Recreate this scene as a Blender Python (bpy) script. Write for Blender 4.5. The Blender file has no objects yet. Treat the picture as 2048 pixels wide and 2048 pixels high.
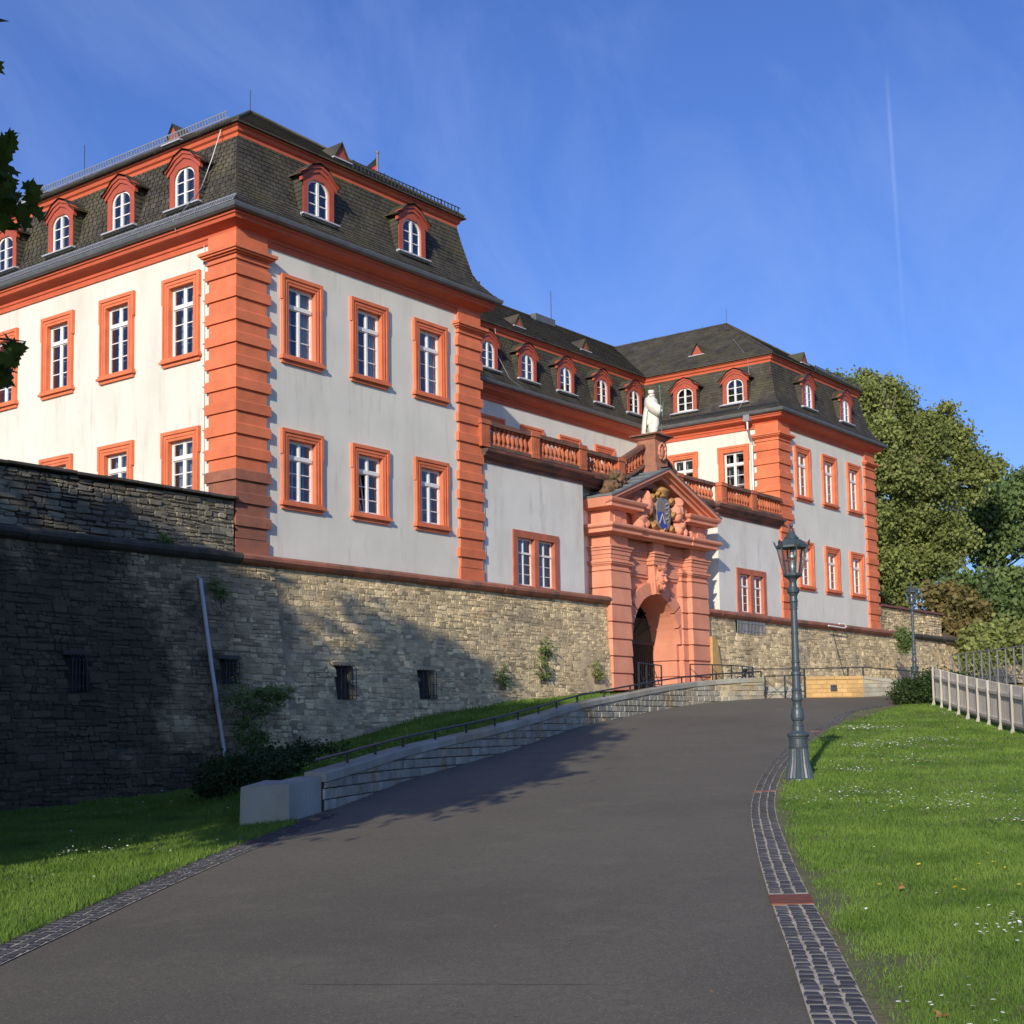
import bpy, math, random
import numpy as np
from mathutils import Matrix, Vector
rnd = random.Random(7)
S = bpy.context.scene
COL = S.collection

# ------------------------------------------------------------------ camera
def rad(a): return math.radians(a)
YAW, PITCH, ROLL = rad(52.599), rad(5.183), rad(-.945)
CAM = Vector((-25.227, -28.432, -4.834))
_f = Vector((math.sin(YAW)*math.cos(PITCH), math.cos(YAW)*math.cos(PITCH), math.sin(PITCH)))
_r = Vector((math.cos(YAW), -math.sin(YAW), 0)); _u = _r.cross(_f)
_R = _r*math.cos(ROLL)+_u*math.sin(ROLL); _U = -_r*math.sin(ROLL)+_u*math.cos(ROLL)
cd = bpy.data.cameras.new('camera'); co = bpy.data.objects.new('camera', cd); COL.objects.link(co)
cd.sensor_width = 36; cd.lens = 2845.994/2048*36; cd.shift_y = (1210.454-1024)/2048
cd.clip_start = .1; cd.clip_end = 5000
m = Matrix((( _R.x, _U.x, -_f.x, CAM.x), (_R.y, _U.y, -_f.y, CAM.y), (_R.z, _U.z, -_f.z, CAM.z), (0, 0, 0, 1)))
co.matrix_world = m
S.camera = co

# ------------------------------------------------------------------ light
SAZ, SEL = rad(21.5), rad(20.2)          # light travels towards (+x, +y)
LD = Vector((math.cos(SEL)*math.cos(SAZ), math.cos(SEL)*math.sin(SAZ), -math.sin(SEL)))
sl = bpy.data.lights.new('sun', 'SUN'); so = bpy.data.objects.new('sun', sl); COL.objects.link(so)
sl.energy = 3.6; sl.angle = rad(.53); sl.color = (1, .89, .72)
so.rotation_euler = LD.to_track_quat('-Z', 'Y').to_euler(); so.location = (-60, -40, 60)
W = bpy.data.worlds.new('World'); S.world = W; W.use_nodes = True
nt = W.node_tree; N = nt.nodes; L = nt.links
for n in list(N): N.remove(n)
sky = N.new('ShaderNodeTexSky'); sky.sky_type = 'NISHITA'; sky.sun_disc = False
sky.sun_elevation = SEL; sky.sun_rotation = math.atan2(-LD.x, -LD.y)
sky.altitude = 120; sky.air_density = 1.0; sky.dust_density = 1.3; sky.ozone_density = 2.6
hs = N.new('ShaderNodeHueSaturation'); hs.inputs['Saturation'].default_value = 1.0; hs.inputs['Hue'].default_value = .504; hs.inputs['Value'].default_value = 1
bg = N.new('ShaderNodeBackground'); bg.inputs['Strength'].default_value = .15
wo = N.new('ShaderNodeOutputWorld')
gr_ = N.new('ShaderNodeVectorMath'); gr_.operation = 'MULTIPLY'; gr_.inputs[1].default_value = (.40, .56, .90)
L.new(sky.outputs[0], gr_.inputs[0]); L.new(gr_.outputs[0], hs.inputs['Color'])
# thin high cirrus veil and one fading vapour trail, both part of the sky
tc = N.new('ShaderNodeTexCoord'); mp = N.new('ShaderNodeMapping'); mp.inputs['Scale'].default_value = (2.2, 5.5, 3.2)
mp.inputs['Rotation'].default_value = (.5, .2, .7)
ns = N.new('ShaderNodeTexNoise'); ns.inputs['Scale'].default_value = 1.5; ns.inputs['Detail'].default_value = 9; ns.inputs['Roughness'].default_value = .62; ns.inputs['Distortion'].default_value = .6
rp = N.new('ShaderNodeMapRange'); rp.inputs['From Min'].default_value = .44; rp.inputs['From Max'].default_value = .82; rp.inputs['To Max'].default_value = .24
L.new(tc.outputs['Generated'], mp.inputs[0]); L.new(mp.outputs[0], ns.inputs[0]); L.new(ns.outputs[0], rp.inputs[0])
mx = N.new('ShaderNodeMixRGB'); mx.inputs['Color2'].default_value = (2.6, 3.4, 5.6, 1)
L.new(hs.outputs[0], mx.inputs['Color1']); L.new(rp.outputs[0], mx.inputs['Fac'])
def raydir(u, v): return (_f+_R*(u-1024)/2845.994-_U*(v-1210.454)/2845.994).normalized()
A_, B_ = Vector((.849,.4226,.317)), Vector((.92,.36,.15))
A_, B_ = raydir(1772, 130), raydir(1815, 760)
nv = A_.cross(B_).normalized(); tv = (B_-A_).normalized()
def vdot(vec):
    d = N.new('ShaderNodeVectorMath'); d.operation = 'DOT_PRODUCT'; d.inputs[1].default_value = vec
    L.new(tc.outputs['Generated'], d.inputs[0]); return d.outputs['Value']
def mth(op, a, b=None):
    n = N.new('ShaderNodeMath'); n.operation = op
    for i, x in enumerate((a, b)):
        if x is None: continue
        if isinstance(x, (int, float)): n.inputs[i].default_value = x
        else: L.new(x, n.inputs[i])
    return n.outputs[0]
ab = mth('ABSOLUTE', vdot(nv))
r1 = N.new('ShaderNodeMapRange'); r1.inputs['From Min'].default_value = .0003; r1.inputs['From Max'].default_value = .0019; r1.inputs['To Min'].default_value = 1; r1.inputs['To Max'].default_value = 0
L.new(ab, r1.inputs[0])
r2 = N.new('ShaderNodeMapRange'); r2.inputs['From Min'].default_value = A_.dot(tv)-.005; r2.inputs['From Max'].default_value = A_.dot(tv)+.035
r3 = N.new('ShaderNodeMapRange'); r3.inputs['From Min'].default_value = A_.dot(tv)+.05; r3.inputs['From Max'].default_value = B_.dot(tv); r3.inputs['To Min'].default_value = 1; r3.inputs['To Max'].default_value = .0
dt = vdot(tv); L.new(dt, r2.inputs[0]); L.new(dt, r3.inputs[0])
fr = mth('GREATER_THAN', vdot(_f), .5)
tr = mth('MULTIPLY', mth('MULTIPLY', mth('MULTIPLY', r1.outputs[0], r2.outputs[0]), mth('MULTIPLY', r3.outputs[0], fr)), .075)
mx2 = N.new('ShaderNodeMixRGB'); mx2.inputs['Color2'].default_value = (5.5, 6.3, 8, 1)
L.new(mx.outputs[0], mx2.inputs['Color1']); L.new(tr, mx2.inputs['Fac'])
L.new(mx2.outputs[0], bg.inputs[0]); L.new(bg.outputs[0], wo.inputs[0])
S.view_settings.view_transform = 'Standard'; S.view_settings.look = 'None'
S.view_settings.exposure = 0.3; S.view_settings.gamma = 1; S.view_settings.use_curve_mapping = False
S.render.engine = 'CYCLES'
S.cycles.max_bounces = 6; S.cycles.transparent_max_bounces = 12; S.cycles.diffuse_bounces = 3; S.cycles.glossy_bounces = 2

# ------------------------------------------------------------------ materials
MATS = {}
def mat(name, col, rough=.8, var=0, scale=3., bump=0, bscale=30., tint=0, stain=None, metal=0, spec=.5, stretch=(1, 1, 1), col2=None, c2s=.8, c2r=(.45, .65), sss=0, objvar=0, detail=5, sstretch=(1, 1, .35), fine=0, left_dark=None):
    """base colour + noise variation + per-piece tint + shaped stains, with fine relief"""
    if name in MATS: return MATS[name]
    M = bpy.data.materials.new(name); M.use_nodes = True; t = M.node_tree; n = t.nodes; l = t.links
    b = n['Principled BSDF']; b.inputs['Roughness'].default_value = rough; b.inputs['Metallic'].default_value = metal
    b.inputs['Specular IOR Level'].default_value = spec
    tcn = n.new('ShaderNodeTexCoord'); geo = n.new('ShaderNodeNewGeometry')
    cur = n.new('ShaderNodeRGB'); cur.outputs[0].default_value = (*col, 1); cur = cur.outputs[0]
    mpn = n.new('ShaderNodeMapping'); mpn.inputs['Scale'].default_value = stretch
    l.new(geo.outputs['Position'], mpn.inputs[0])
    def noise(s, d=detail, r=.55, vec=None):
        q = n.new('ShaderNodeTexNoise'); q.inputs['Scale'].default_value = s; q.inputs['Detail'].default_value = d; q.inputs['Roughness'].default_value = r
        l.new(vec or mpn.outputs[0], q.inputs[0]); return q.outputs[0]
    def rng(x, a, b_, c, d_):
        q = n.new('ShaderNodeMapRange')
        for k, v in zip(('From Min', 'From Max', 'To Min', 'To Max'), (a, b_, c, d_)): q.inputs[k].default_value = v
        l.new(x, q.inputs[0]); return q.outputs[0]
    def mul(c, f):
        q = n.new('ShaderNodeVectorMath'); q.operation = 'SCALE'; l.new(c, q.inputs[0]); l.new(f, q.inputs['Scale']); return q.outputs[0]
    if col2:
        q = n.new('ShaderNodeMixRGB'); q.inputs['Color2'].default_value = (*col2, 1)
        l.new(cur, q.inputs['Color1']); l.new(rng(noise(c2s), c2r[0], c2r[1], 0, 1), q.inputs['Fac']); cur = q.outputs[0]
    if var: cur = mul(cur, rng(noise(scale), .3, .7, 1-var, 1+var))
    if fine: cur = mul(cur, rng(noise(scale*40, 3, .7), .25, .75, 1-fine, 1+fine))
    if tint:
        a = n.new('ShaderNodeAttribute'); a.attribute_name = 'tint'
        cur = mul(cur, rng(a.outputs['Fac'], 0, 1, 1-tint, 1+tint))
    if objvar:
        oi = n.new('ShaderNodeObjectInfo'); cur = mul(cur, rng(oi.outputs['Random'], 0, 1, 1-objvar, 1+objvar))
    if stain:
        for (sc, lo, hi, c, amt) in stain:
            mp2 = n.new('ShaderNodeMapping'); mp2.inputs['Scale'].default_value = sstretch; mp2.inputs['Location'].default_value = (sc*3, 5, 1)
            l.new(geo.outputs['Position'], mp2.inputs[0])
            q = n.new('ShaderNodeMixRGB'); q.inputs['Color2'].default_value = (*c, 1)
            l.new(cur, q.inputs['Color1']); l.new(rng(noise(sc, 7, .62, mp2.outputs[0]), lo, hi, 0, amt), q.inputs['Fac']); cur = q.outputs[0]
    if left_dark:    # near-black colour: heaviest low at the left end, fading in ragged patches to the right
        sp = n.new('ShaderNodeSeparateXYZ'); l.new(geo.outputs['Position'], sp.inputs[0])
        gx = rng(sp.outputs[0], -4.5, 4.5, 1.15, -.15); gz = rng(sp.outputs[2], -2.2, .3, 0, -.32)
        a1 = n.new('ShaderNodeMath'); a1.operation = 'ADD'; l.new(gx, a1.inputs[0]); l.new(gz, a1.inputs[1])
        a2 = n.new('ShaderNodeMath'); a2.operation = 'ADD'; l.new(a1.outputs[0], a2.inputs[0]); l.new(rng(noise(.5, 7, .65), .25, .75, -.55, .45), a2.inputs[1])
        q = n.new('ShaderNodeMixRGB'); q.inputs['Color2'].default_value = (*left_dark, 1); l.new(cur, q.inputs['Color1']); l.new(rng(a2.outputs[0], .1, .85, 0, .93), q.inputs['Fac'])
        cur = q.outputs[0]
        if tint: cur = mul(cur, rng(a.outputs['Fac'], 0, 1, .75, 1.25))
    l.new(cur, b.inputs['Base Color'])
    if bump:
        bn = n.new('ShaderNodeBump'); bn.inputs['Strength'].default_value = 1; bn.inputs['Distance'].default_value = bump
        l.new(noise(bscale, 4, .6), bn.inputs['Height']); l.new(bn.outputs[0], b.inputs['Normal'])
    if sss: b.inputs['Subsurface Weight'].default_value = 0
    MATS[name] = M; return M

plaster = mat('plaster', (.72, .70, .605), .9, .06, .7, .006, 25, stain=[(.55, .50, .75, (.46, .42, .34), .42), (2.2, .56, .74, (.42, .38, .31), .42), (6, .66, .74, (.30, .27, .22), .5)], sstretch=(1.6, 1.6, .22))
oldplaster = mat('old_plaster', (.72, .70, .63), .9, .07, .8, .006, 40, stain=[(.6, .5, .72, (.42, .38, .29), .5), (1.7, .58, .75, (.35, .32, .26), .5)], sstretch=(1.4, 1.4, .3))
orange = mat('orange_paint', (.69, .185, .080), .85, .14, 1.8, .006, 30, objvar=.10, fine=.05, stain=[(1.3, .52, .74, (.50, .135, .06), .5), (4, .66, .76, (.62, .36, .22), .3), (9, .68, .78, (.3, .11, .06), .4)])
cornice_m = mat('cornice_paint', (.56, .115, .048), .75, .10, 1.5, .003, 50, stain=[(1.2, .58, .8, (.28, .08, .05), .5)])
redstone = mat('bare_red_sandstone', (.33, .125, .075), .85, .2, 2.5, .01, 30, objvar=.12, stain=[(2, .52, .7, (.20, .10, .07), .6)])
cordon_m = mat('cordon_sandstone', (.33, .13, .08), .85, .2, 2., .012, 25, objvar=.15, stain=[(1.2, .5, .66, (.10, .085, .065), .75)])
cordon_dark = mat('cordon_blackened', (.075, .065, .052), .9, .3, 2., .015, 25, objvar=.15, stain=[(1.2, .5, .66, (.05, .06, .03), .6)])
portal_m = mat('portal_sandstone', (.70, .285, .175), .85, .10, 1.2, .006, 30, objvar=.08, fine=.04, stain=[(1.6, .52, .74, (.50, .20, .125), .5), (7, .66, .76, (.35, .15, .1), .35)])
slate = mat('slate', (.062, .055, .042), .9, .4, 1.4, .006, 60, tint=.34, stain=[(.9, .48, .64, (.092, .082, .034), .6), (.5, .55, .7, (.03, .027, .02), .6), (3., .6, .72, (.19, .17, .14), .35)], sstretch=(1, 1, 1))
lead = mat('zinc_gutter', (.13, .14, .14), .5, .15, 3, metal=.2)
leadroof = mat('lead_sheet', (.17, .19, .2), .45, .15, 3, metal=.1)
white = mat('white_paint', (.80, .79, .75), .45, .03, 2)
dred = mat('dormer_red_paint', (.42, .085, .045), .6, .12, 2., stain=[(2, .6, .8, (.22, .05, .04), .5)])
sill_m = mat('zinc_sill', (.45, .47, .50), .4)
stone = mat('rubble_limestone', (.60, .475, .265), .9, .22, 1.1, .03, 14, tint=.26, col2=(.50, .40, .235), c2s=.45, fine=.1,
    stain=[(.42, .50, .68, (.30, .26, .18), .7), (1.9, .60, .76, (.11, .10, .07), .6), (.7, .58, .72, (.60, .36, .15), .4)], sstretch=(1, 1, 1.2), left_dark=(.048, .036, .020))
stone_old = mat('rubble_blackened', (.080, .066, .040), .95, .3, 1.3, .03, 14, tint=.85, col2=(.034, .027, .017), c2s=.5, fine=.12,
    stain=[(.55, .42, .60, (.028, .025, .02), .85), (1.6, .58, .7, (.09, .10, .04), .6)], sstretch=(1, 1, 1.2))
mortar = mat('old_mortar', (.50, .40, .245), 1, .35, 1.4, .03, 14, stain=[(.5, .47, .64, (.14, .12, .085), .8)], sstretch=(1, 1, 1.2), left_dark=(.013, .011, .008))
mortar_old = mat('blackened_mortar', (.022, .019, .014), 1, .35, 1.4, .03, 14)
reds = mat('red_rubble', (.26, .10, .065), .9, .2, 2, .01, 20)
ashlar = mat('grey_sandstone_block', (.33, .315, .25), .85, .2, 3.5, .018, 22, objvar=.16, tint=.18, col2=(.36, .27, .14), c2s=1.3, c2r=(.52, .66), fine=.08)
coping_m = mat('coping_sandstone', (.34, .33, .27), .8, .12, 2.5, .004, 50, objvar=.14, col2=(.33, .27, .17), c2s=.8, c2r=(.5, .66))
yellow = mat('yellow_sandstone', (.52, .33, .13), .85, .15, 2.5, .006, 40, objvar=.12)
conc = mat('pale_concrete', (.36, .35, .30), .8, .12, 1.6, .004, 60, stain=[(1.5, .5, .72, (.24, .23, .17), .6)])
concw = mat('white_concrete', (.48, .48, .44), .8, .08, 1.6, .004, 60, stain=[(1.5, .5, .72, (.3, .29, .22), .6)])
iron = mat('dark_iron', (.035, .042, .048), .5, .15, 5, metal=.2)
lampm = mat('lamp_paint', (.052, .072, .084), .42, .12, 6, .002, 40, stain=[(3, .55, .75, (.035, .04, .04), .6)])
asphalt = mat('asphalt', (.128, .114, .082), .9, .10, .35, .004, 160, fine=.22, stain=[(.25, .48, .66, (.098, .087, .062), .9), (1.3, .56, .68, (.165, .148, .108), .5), (60, .57, .64, (.30, .27, .20), .75), (48, .58, .66, (.035, .031, .023), .75)], sstretch=(1, 1, 1))
cobble = mat('basalt_sett', (.052, .053, .060), .8, .25, 8, .008, 50, objvar=.28, tint=.3)
joint = mat('joint_mortar', (.46, .41, .31), .95, .25, 6, .004, 60, stain=[(2.5, .55, .68, (.16, .14, .09), .7)], sstretch=(1, 1, 1))
rust = mat('rusty_plate', (.20, .062, .028), .75, .2, 8, .003, 60)
soil = mat('lawn_soil', (.12, .125, .045), 1, .3, 2.2, .02, 20, fine=.25, stain=[(1.1, .50, .66, (.19, .14, .075), .8)], sstretch=(1, 1, 1))
gravel = mat('platform_gravel', (.30, .24, .17), 1, .2, 2, .01, 50)
earth = mat('earth', (.07, .062, .035), 1, .3, .3)
def leafmat(name, c1, c2, trans=.35, sc=.6):
    M = bpy.data.materials.new(name); M.use_nodes = True; t = M.node_tree; n = t.nodes; l = t.links
    b = n['Principled BSDF']; b.inputs['Roughness'].default_value = .6; b.inputs['Specular IOR Level'].default_value = .3
    a = n.new('ShaderNodeAttribute'); a.attribute_name = 'tint'
    g = n.new('ShaderNodeNewGeometry'); q = n.new('ShaderNodeTexNoise'); q.inputs['Scale'].default_value = sc; q.inputs['Detail'].default_value = 3
    l.new(g.outputs['Position'], q.inputs[0])
    ad = n.new('ShaderNodeMath'); ad.operation = 'MULTIPLY_ADD'; ad.inputs[1].default_value = .55; l.new(a.outputs['Fac'], ad.inputs[0])
    q2 = n.new('ShaderNodeMapRange'); q2.inputs['From Min'].default_value = .3; q2.inputs['From Max'].default_value = .7; q2.inputs['To Max'].default_value = .55
    l.new(q.outputs[0], q2.inputs[0]); l.new(q2.outputs[0], ad.inputs[2])
    mxx = n.new('ShaderNodeMixRGB'); mxx.inputs['Color1'].default_value = (*c1, 1); mxx.inputs['Color2'].default_value = (*c2, 1); l.new(ad.outputs[0], mxx.inputs['Fac'])
    l.new(mxx.outputs[0], b.inputs['Base Color'])
    tr_ = n.new('ShaderNodeBsdfTranslucent'); l.new(mxx.outputs[0], tr_.inputs[0])
    ms = n.new('ShaderNodeMixShader'); ms.inputs[0].default_value = trans
    l.new(b.outputs[0], ms.inputs[1]); l.new(tr_.outputs[0], ms.inputs[2]); l.new(ms.outputs[0], n['Material Output'].inputs[0])
    return M
grass_m = leafmat('grass_blades', (.050, .130, .014), (.215, .335, .056), .35, .8)
plane_m = leafmat('plane_leaves', (.075, .11, .028), (.38, .42, .13), .35, .35)
dgreen_m = leafmat('dark_leaves', (.06, .115, .036), (.25, .33, .11), .35, .5)
brown_m = leafmat('autumn_leaves', (.09, .10, .03), (.34, .25, .09), .35, .5)
maple_m = leafmat('maple_leaves', (.030, .055, .008), (.12, .17, .02), .4, 2)
yew_m = leafmat('yew_leaves', (.016, .038, .010), (.05, .085, .02), .15, 2)
bark = mat('bark', (.10, .085, .06), .95, .3, 4, .02, 15, stretch=(1, 1, .3))
fence_w = mat('weathered_wood', (.60, .56, .50), .85, .15, 6, .003, 60, stretch=(1, 1, .15), objvar=.12)
fence_p = mat('pale_fence_post', (.40, .38, .32), .8, .15, 6, .003, 60, stretch=(1, 1, .15), objvar=.08)
statue_m = mat('white_marble', (.72, .69, .60), .7, .12, 4, .004, 40, stain=[(5, .55, .7, (.42, .40, .33), .6)])
mossy = mat('mossy_sandstone', (.20, .10, .055), .95, .3, 5, .02, 25, stain=[(2.5, .45, .58, (.085, .08, .045), .85)], sstretch=(1, 1, 1))
gold = mat('gold_paint', (.43, .23, .07), .55, .15, 6, .004, 60)
shield_blue = mat('blue_paint', (.045, .07, .33), .6, .2, 8)
shield_grey = mat('grey_paint', (.22, .2, .19), .6, .2, 8)
black = mat('black_interior', (.012, .012, .013), .9)
gate_m = mat('gate_dark_wood', (.03, .027, .024), .7, .2, 5)
curtain = mat('curtain_cloth', (.75, .75, .74), .9, .08, 3, stretch=(8, 8, .2))
blind = mat('cream_blind', (.62, .52, .36), .8, .06, 4, stretch=(.3, .3, 12))
flag_k = mat('flag_black', (.01, .01, .01), .8); flag_r = mat('flag_red', (.55, .02, .015), .8); flag_g = mat('flag_gold', (.7, .45, .03), .8)
steel = mat('galvanised_steel', (.42, .43, .44), .45, .05, 3, metal=.6)
petal = mat('white_petals', (.8, .8, .76), .7)
petal_y = mat('yellow_petals', (.75, .6, .05), .7)
deadleaf = mat('dead_leaf', (.30, .15, .06), .8, .3, 20)
brick_tile = mat('red_cap_tile', (.17, .06, .04), .9, .3, 2, .01, 20, objvar=.15)
def glassmat(name, base=.10, tintc=(.55, .6, .65)):
    M = bpy.data.materials.new(name); M.use_nodes = True; t = M.node_tree; n = t.nodes; l = t.links
    n.remove(n['Principled BSDF'])
    g = n.new('ShaderNodeBsdfGlossy'); g.inputs['Roughness'].default_value = .03; g.inputs[0].default_value = (.9, .93, 1, 1)
    tr_ = n.new('ShaderNodeBsdfTransparent'); tr_.inputs[0].default_value = (*tintc, 1)
    lw = n.new('ShaderNodeLayerWeight'); lw.inputs[0].default_value = .5; pw = n.new('ShaderNodeMath'); pw.operation = 'POWER'; pw.inputs[1].default_value = 3.2; l.new(lw.outputs['Facing'], pw.inputs[0])
    ad = n.new('ShaderNodeMath'); ad.operation = 'ADD'; ad.inputs[1].default_value = base; ad.use_clamp = True
    l.new(pw.outputs[0], ad.inputs[0])
    pz = n.new('ShaderNodeNewGeometry'); nzz = n.new('ShaderNodeTexNoise'); nzz.inputs['Scale'].default_value = 1.7; bb = n.new('ShaderNodeBump'); bb.inputs['Distance'].default_value = .012; bb.inputs['Strength'].default_value = 1
    l.new(pz.outputs['Position'], nzz.inputs[0]); l.new(nzz.outputs[0], bb.inputs['Height']); l.new(bb.outputs[0], g.inputs['Normal'])
    ms = n.new('ShaderNodeMixShader'); l.new(ad.outputs[0], ms.inputs[0]); l.new(tr_.outputs[0], ms.inputs[1]); l.new(g.outputs[0], ms.inputs[2])
    l.new(ms.outputs[0], n['Material Output'].inputs[0]); return M
glass = glassmat('window_glass', .06, (.75, .78, .8)); lampglass = glassmat('lantern_glass', .02, (.93, .95, .95))

# ------------------------------------------------------------------ object helpers
WM = {}
def T(x, y, z): return Matrix.Translation((x, y, z))
RZ = lambda a: Matrix.Rotation(a, 4, 'Z')
def link(o, parent=None, M=Matrix()):
    COL.objects.link(o); WM[o] = M.copy()
    if parent is not None:
        o.parent = parent; o.matrix_parent_inverse = WM[parent].inverted()
    o.matrix_basis = M
    return o
def tag(o, label=None, cat=None, group=None, kind=None):
    if label: o['label'] = label
    if cat: o['category'] = cat
    if group: o['group'] = group
    if kind: o['kind'] = kind
    return o
def thing(name, loc, label, cat, group=None, rz=0):
    o = bpy.data.objects.new(name, None); o.empty_display_size = .3
    link(o, None, T(*loc) @ RZ(rz)); return tag(o, label, cat, group)
def inst(name, mesh, parent=None, M=Matrix(), label=None, kind=None):
    o = bpy.data.objects.new(name, mesh); link(o, parent, M); return tag(o, label, None, None, kind)

class MB:
    def __init__(s): s.v = []; s.f = []; s.m = []; s.t = []; s.mi = 0; s.tt = .5; s.X = None
    def add(s, vs, fs):
        k = len(s.v)
        if s.X is not None: vs = [tuple(s.X @ Vector(q)) for q in vs]
        s.v += [tuple(q) for q in vs]
        for f in fs: s.f.append([i+k for i in f]); s.m.append(s.mi); s.t.append(s.tt)
        return s
    def box(s, x0, x1, y0, y1, z0, z1):
        return s.add([(x0,y0,z0),(x1,y0,z0),(x1,y1,z0),(x0,y1,z0),(x0,y0,z1),(x1,y0,z1),(x1,y1,z1),(x0,y1,z1)],
            [(0,3,2,1),(4,5,6,7),(0,1,5,4),(1,2,6,5),(2,3,7,6),(3,0,4,7)])
    def cham(s, x0, x1, y0, y1, z0, z1, c):
        """box with chamfered vertical/horizontal edges on all sides (inset ends)"""
        def ring(y, i): return [(x0+i,y,z0+i),(x1-i,y,z0+i),(x1-i,y,z1-i),(x0+i,y,z1-i)]
        vs = ring(y0, c)+ring(y0+c, 0)+ring(y1, 0)
        fs = [(0,1,2,3)]
        for k in (0, 4):
            for i in range(4): j = (i+1) % 4; fs.append((k+i, k+4+i, k+4+j, k+j))
        fs.append((11,10,9,8)); return s.add(vs, fs)
    def quad(s, a, b, c, d): return s.add([a, b, c, d], [(0, 1, 2, 3)])
    def poly(s, pts): return s.add(pts, [tuple(range(len(pts)))])
    def prism(s, pts, axis, a, b):
        """2-D polygon extruded along an axis between a and b"""
        def P(p, t): return {'x': (t, p[0], p[1]), 'y': (p[0], t, p[1]), 'z': (p[0], p[1], t)}[axis]
        n = len(pts); vs = [P(p, a) for p in pts]+[P(p, b) for p in pts]
        fs = [tuple(range(n)), tuple(range(2*n-1, n-1, -1))]+[(i, i+n, (i+1) % n+n, (i+1) % n) for i in range(n)]
        return s.add(vs, fs)
    def beam(s, a, b, w, h=None, up=(0, 0, 1)):
        a, b = Vector(a), Vector(b); d = (b-a).normalized(); u = Vector(up)
        if abs(d.dot(u)) > .98: u = Vector((1, 0, 0))
        r = d.cross(u).normalized(); u = r.cross(d); h = h or w
        vs = [p+r*i*w/2+u*j*h/2 for p in (a, b) for i, j in ((-1,-1),(1,-1),(1,1),(-1,1))]
        return s.add(vs, [(0,3,2,1),(4,5,6,7),(0,1,5,4),(1,2,6,5),(2,3,7,6),(3,0,4,7)])
    def tube(s, pts, r, n=6, caps=True):
        pts = [Vector(p) for p in pts]; rr = r if isinstance(r, (list, tuple)) else [r]*len(pts); vs = []; fs = []
        for i, p in enumerate(pts):
            d = (pts[min(i+1, len(pts)-1)]-pts[max(i-1, 0)]).normalized()
            u = Vector((0, 0, 1)) if abs(d.z) < .95 else Vector((1, 0, 0))
            a = d.cross(u).normalized(); b = a.cross(d)
            for k in range(n):
                t = 2*math.pi*k/n; vs.append(p+(a*math.cos(t)+b*math.sin(t))*rr[i])
        for i in range(len(pts)-1):
            for k in range(n): fs.append((i*n+k, i*n+(k+1) % n, (i+1)*n+(k+1) % n, (i+1)*n+k))
        if caps: fs += [tuple(range(n-1, -1, -1)), tuple((len(pts)-1)*n+k for k in range(n))]
        return s.add(vs, fs)
    def lathe(s, prof, n=16, c=(0, 0, 0), flute=None, rot=0):
        vs = []; fs = []
        for (r, z) in prof:
            for k in range(n):
                q = r*(1-(flute if flute and k % 2 else 0)); t = 2*math.pi*k/n+rot
                vs.append((c[0]+q*math.cos(t), c[1]+q*math.sin(t), c[2]+z))
        for i in range(len(prof)-1):
            for k in range(n): fs.append((i*n+k, i*n+(k+1) % n, (i+1)*n+(k+1) % n, (i+1)*n+k))
        fs += [tuple(range(n-1, -1, -1)), tuple((len(prof)-1)*n+k for k in range(n))]
        return s.add(vs, fs)
    def ball(s, c, r, n=8, sc=(1, 1, 1)):
        vs = []; m = n
        for i in range(n+1):
            q = math.sin(math.pi*i/n)*r+1e-4; z = -math.cos(math.pi*i/n)*r
            vs += [(c[0]+sc[0]*q*math.cos(2*math.pi*k/m), c[1]+sc[1]*q*math.sin(2*math.pi*k/m), c[2]+sc[2]*z) for k in range(m)]
        return s.add(vs, [(i*m+k, i*m+(k+1) % m, (i+1)*m+(k+1) % m, (i+1)*m+k) for i in range(n) for k in range(m)])
    def sweep(s, prof, path, closed=False):
        """profile (outward offset, z) swept along a plan path; outward is to the right of travel"""
        n = len(path); nrm = []
        for i in range(n):
            ds = []
            if i > 0 or closed: p = Vector(path[i])-Vector(path[i-1]); ds.append(p.normalized())
            if i < n-1 or closed: p = Vector(path[(i+1) % n])-Vector(path[i]); ds.append(p.normalized())
            ns_ = [Vector((d.y, -d.x)) for d in ds]
            a = sum(ns_, Vector((0, 0))).normalized(); nrm.append(a/max(.3, a.dot(ns_[0])))
        k = len(prof); vs = [(path[i][0]+nrm[i].x*o, path[i][1]+nrm[i].y*o, z) for i in range(n) for (o, z) in prof]
        fs = [(i*k+j, ((i+1) % n)*k+j, ((i+1) % n)*k+j+1, i*k+j+1) for i in range(n if closed else n-1) for j in range(k-1)]
        if not closed: fs += [tuple(range(k)), tuple((n-1)*k+j for j in range(k-1, -1, -1))]
        return s.add(vs, fs)
    def mesh(s, name, mats, smooth=False):
        me = bpy.data.meshes.new(name); me.from_pydata(s.v, [], s.f)
        for q in (mats if isinstance(mats, (list, tuple)) else [mats]): me.materials.append(q)
        if any(s.m): me.polygons.foreach_set('material_index', s.m)
        at = me.attributes.new('tint', 'FLOAT', 'FACE'); at.data.foreach_set('value', s.t)
        if smooth: me.polygons.foreach_set('use_smooth', [True]*len(me.polygons))
        me.update(); return me
    def build(s, name, mats, parent=None, smooth=False, label=None, kind=None):
        return inst(name, s.mesh(name, mats, smooth), parent, Matrix() if parent is None else Matrix(), label, kind)
def struct(name, mb, mats, smooth=False, kind='structure'):
    o = mb.build(name, mats, None, smooth); o['kind'] = kind; return o
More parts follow.
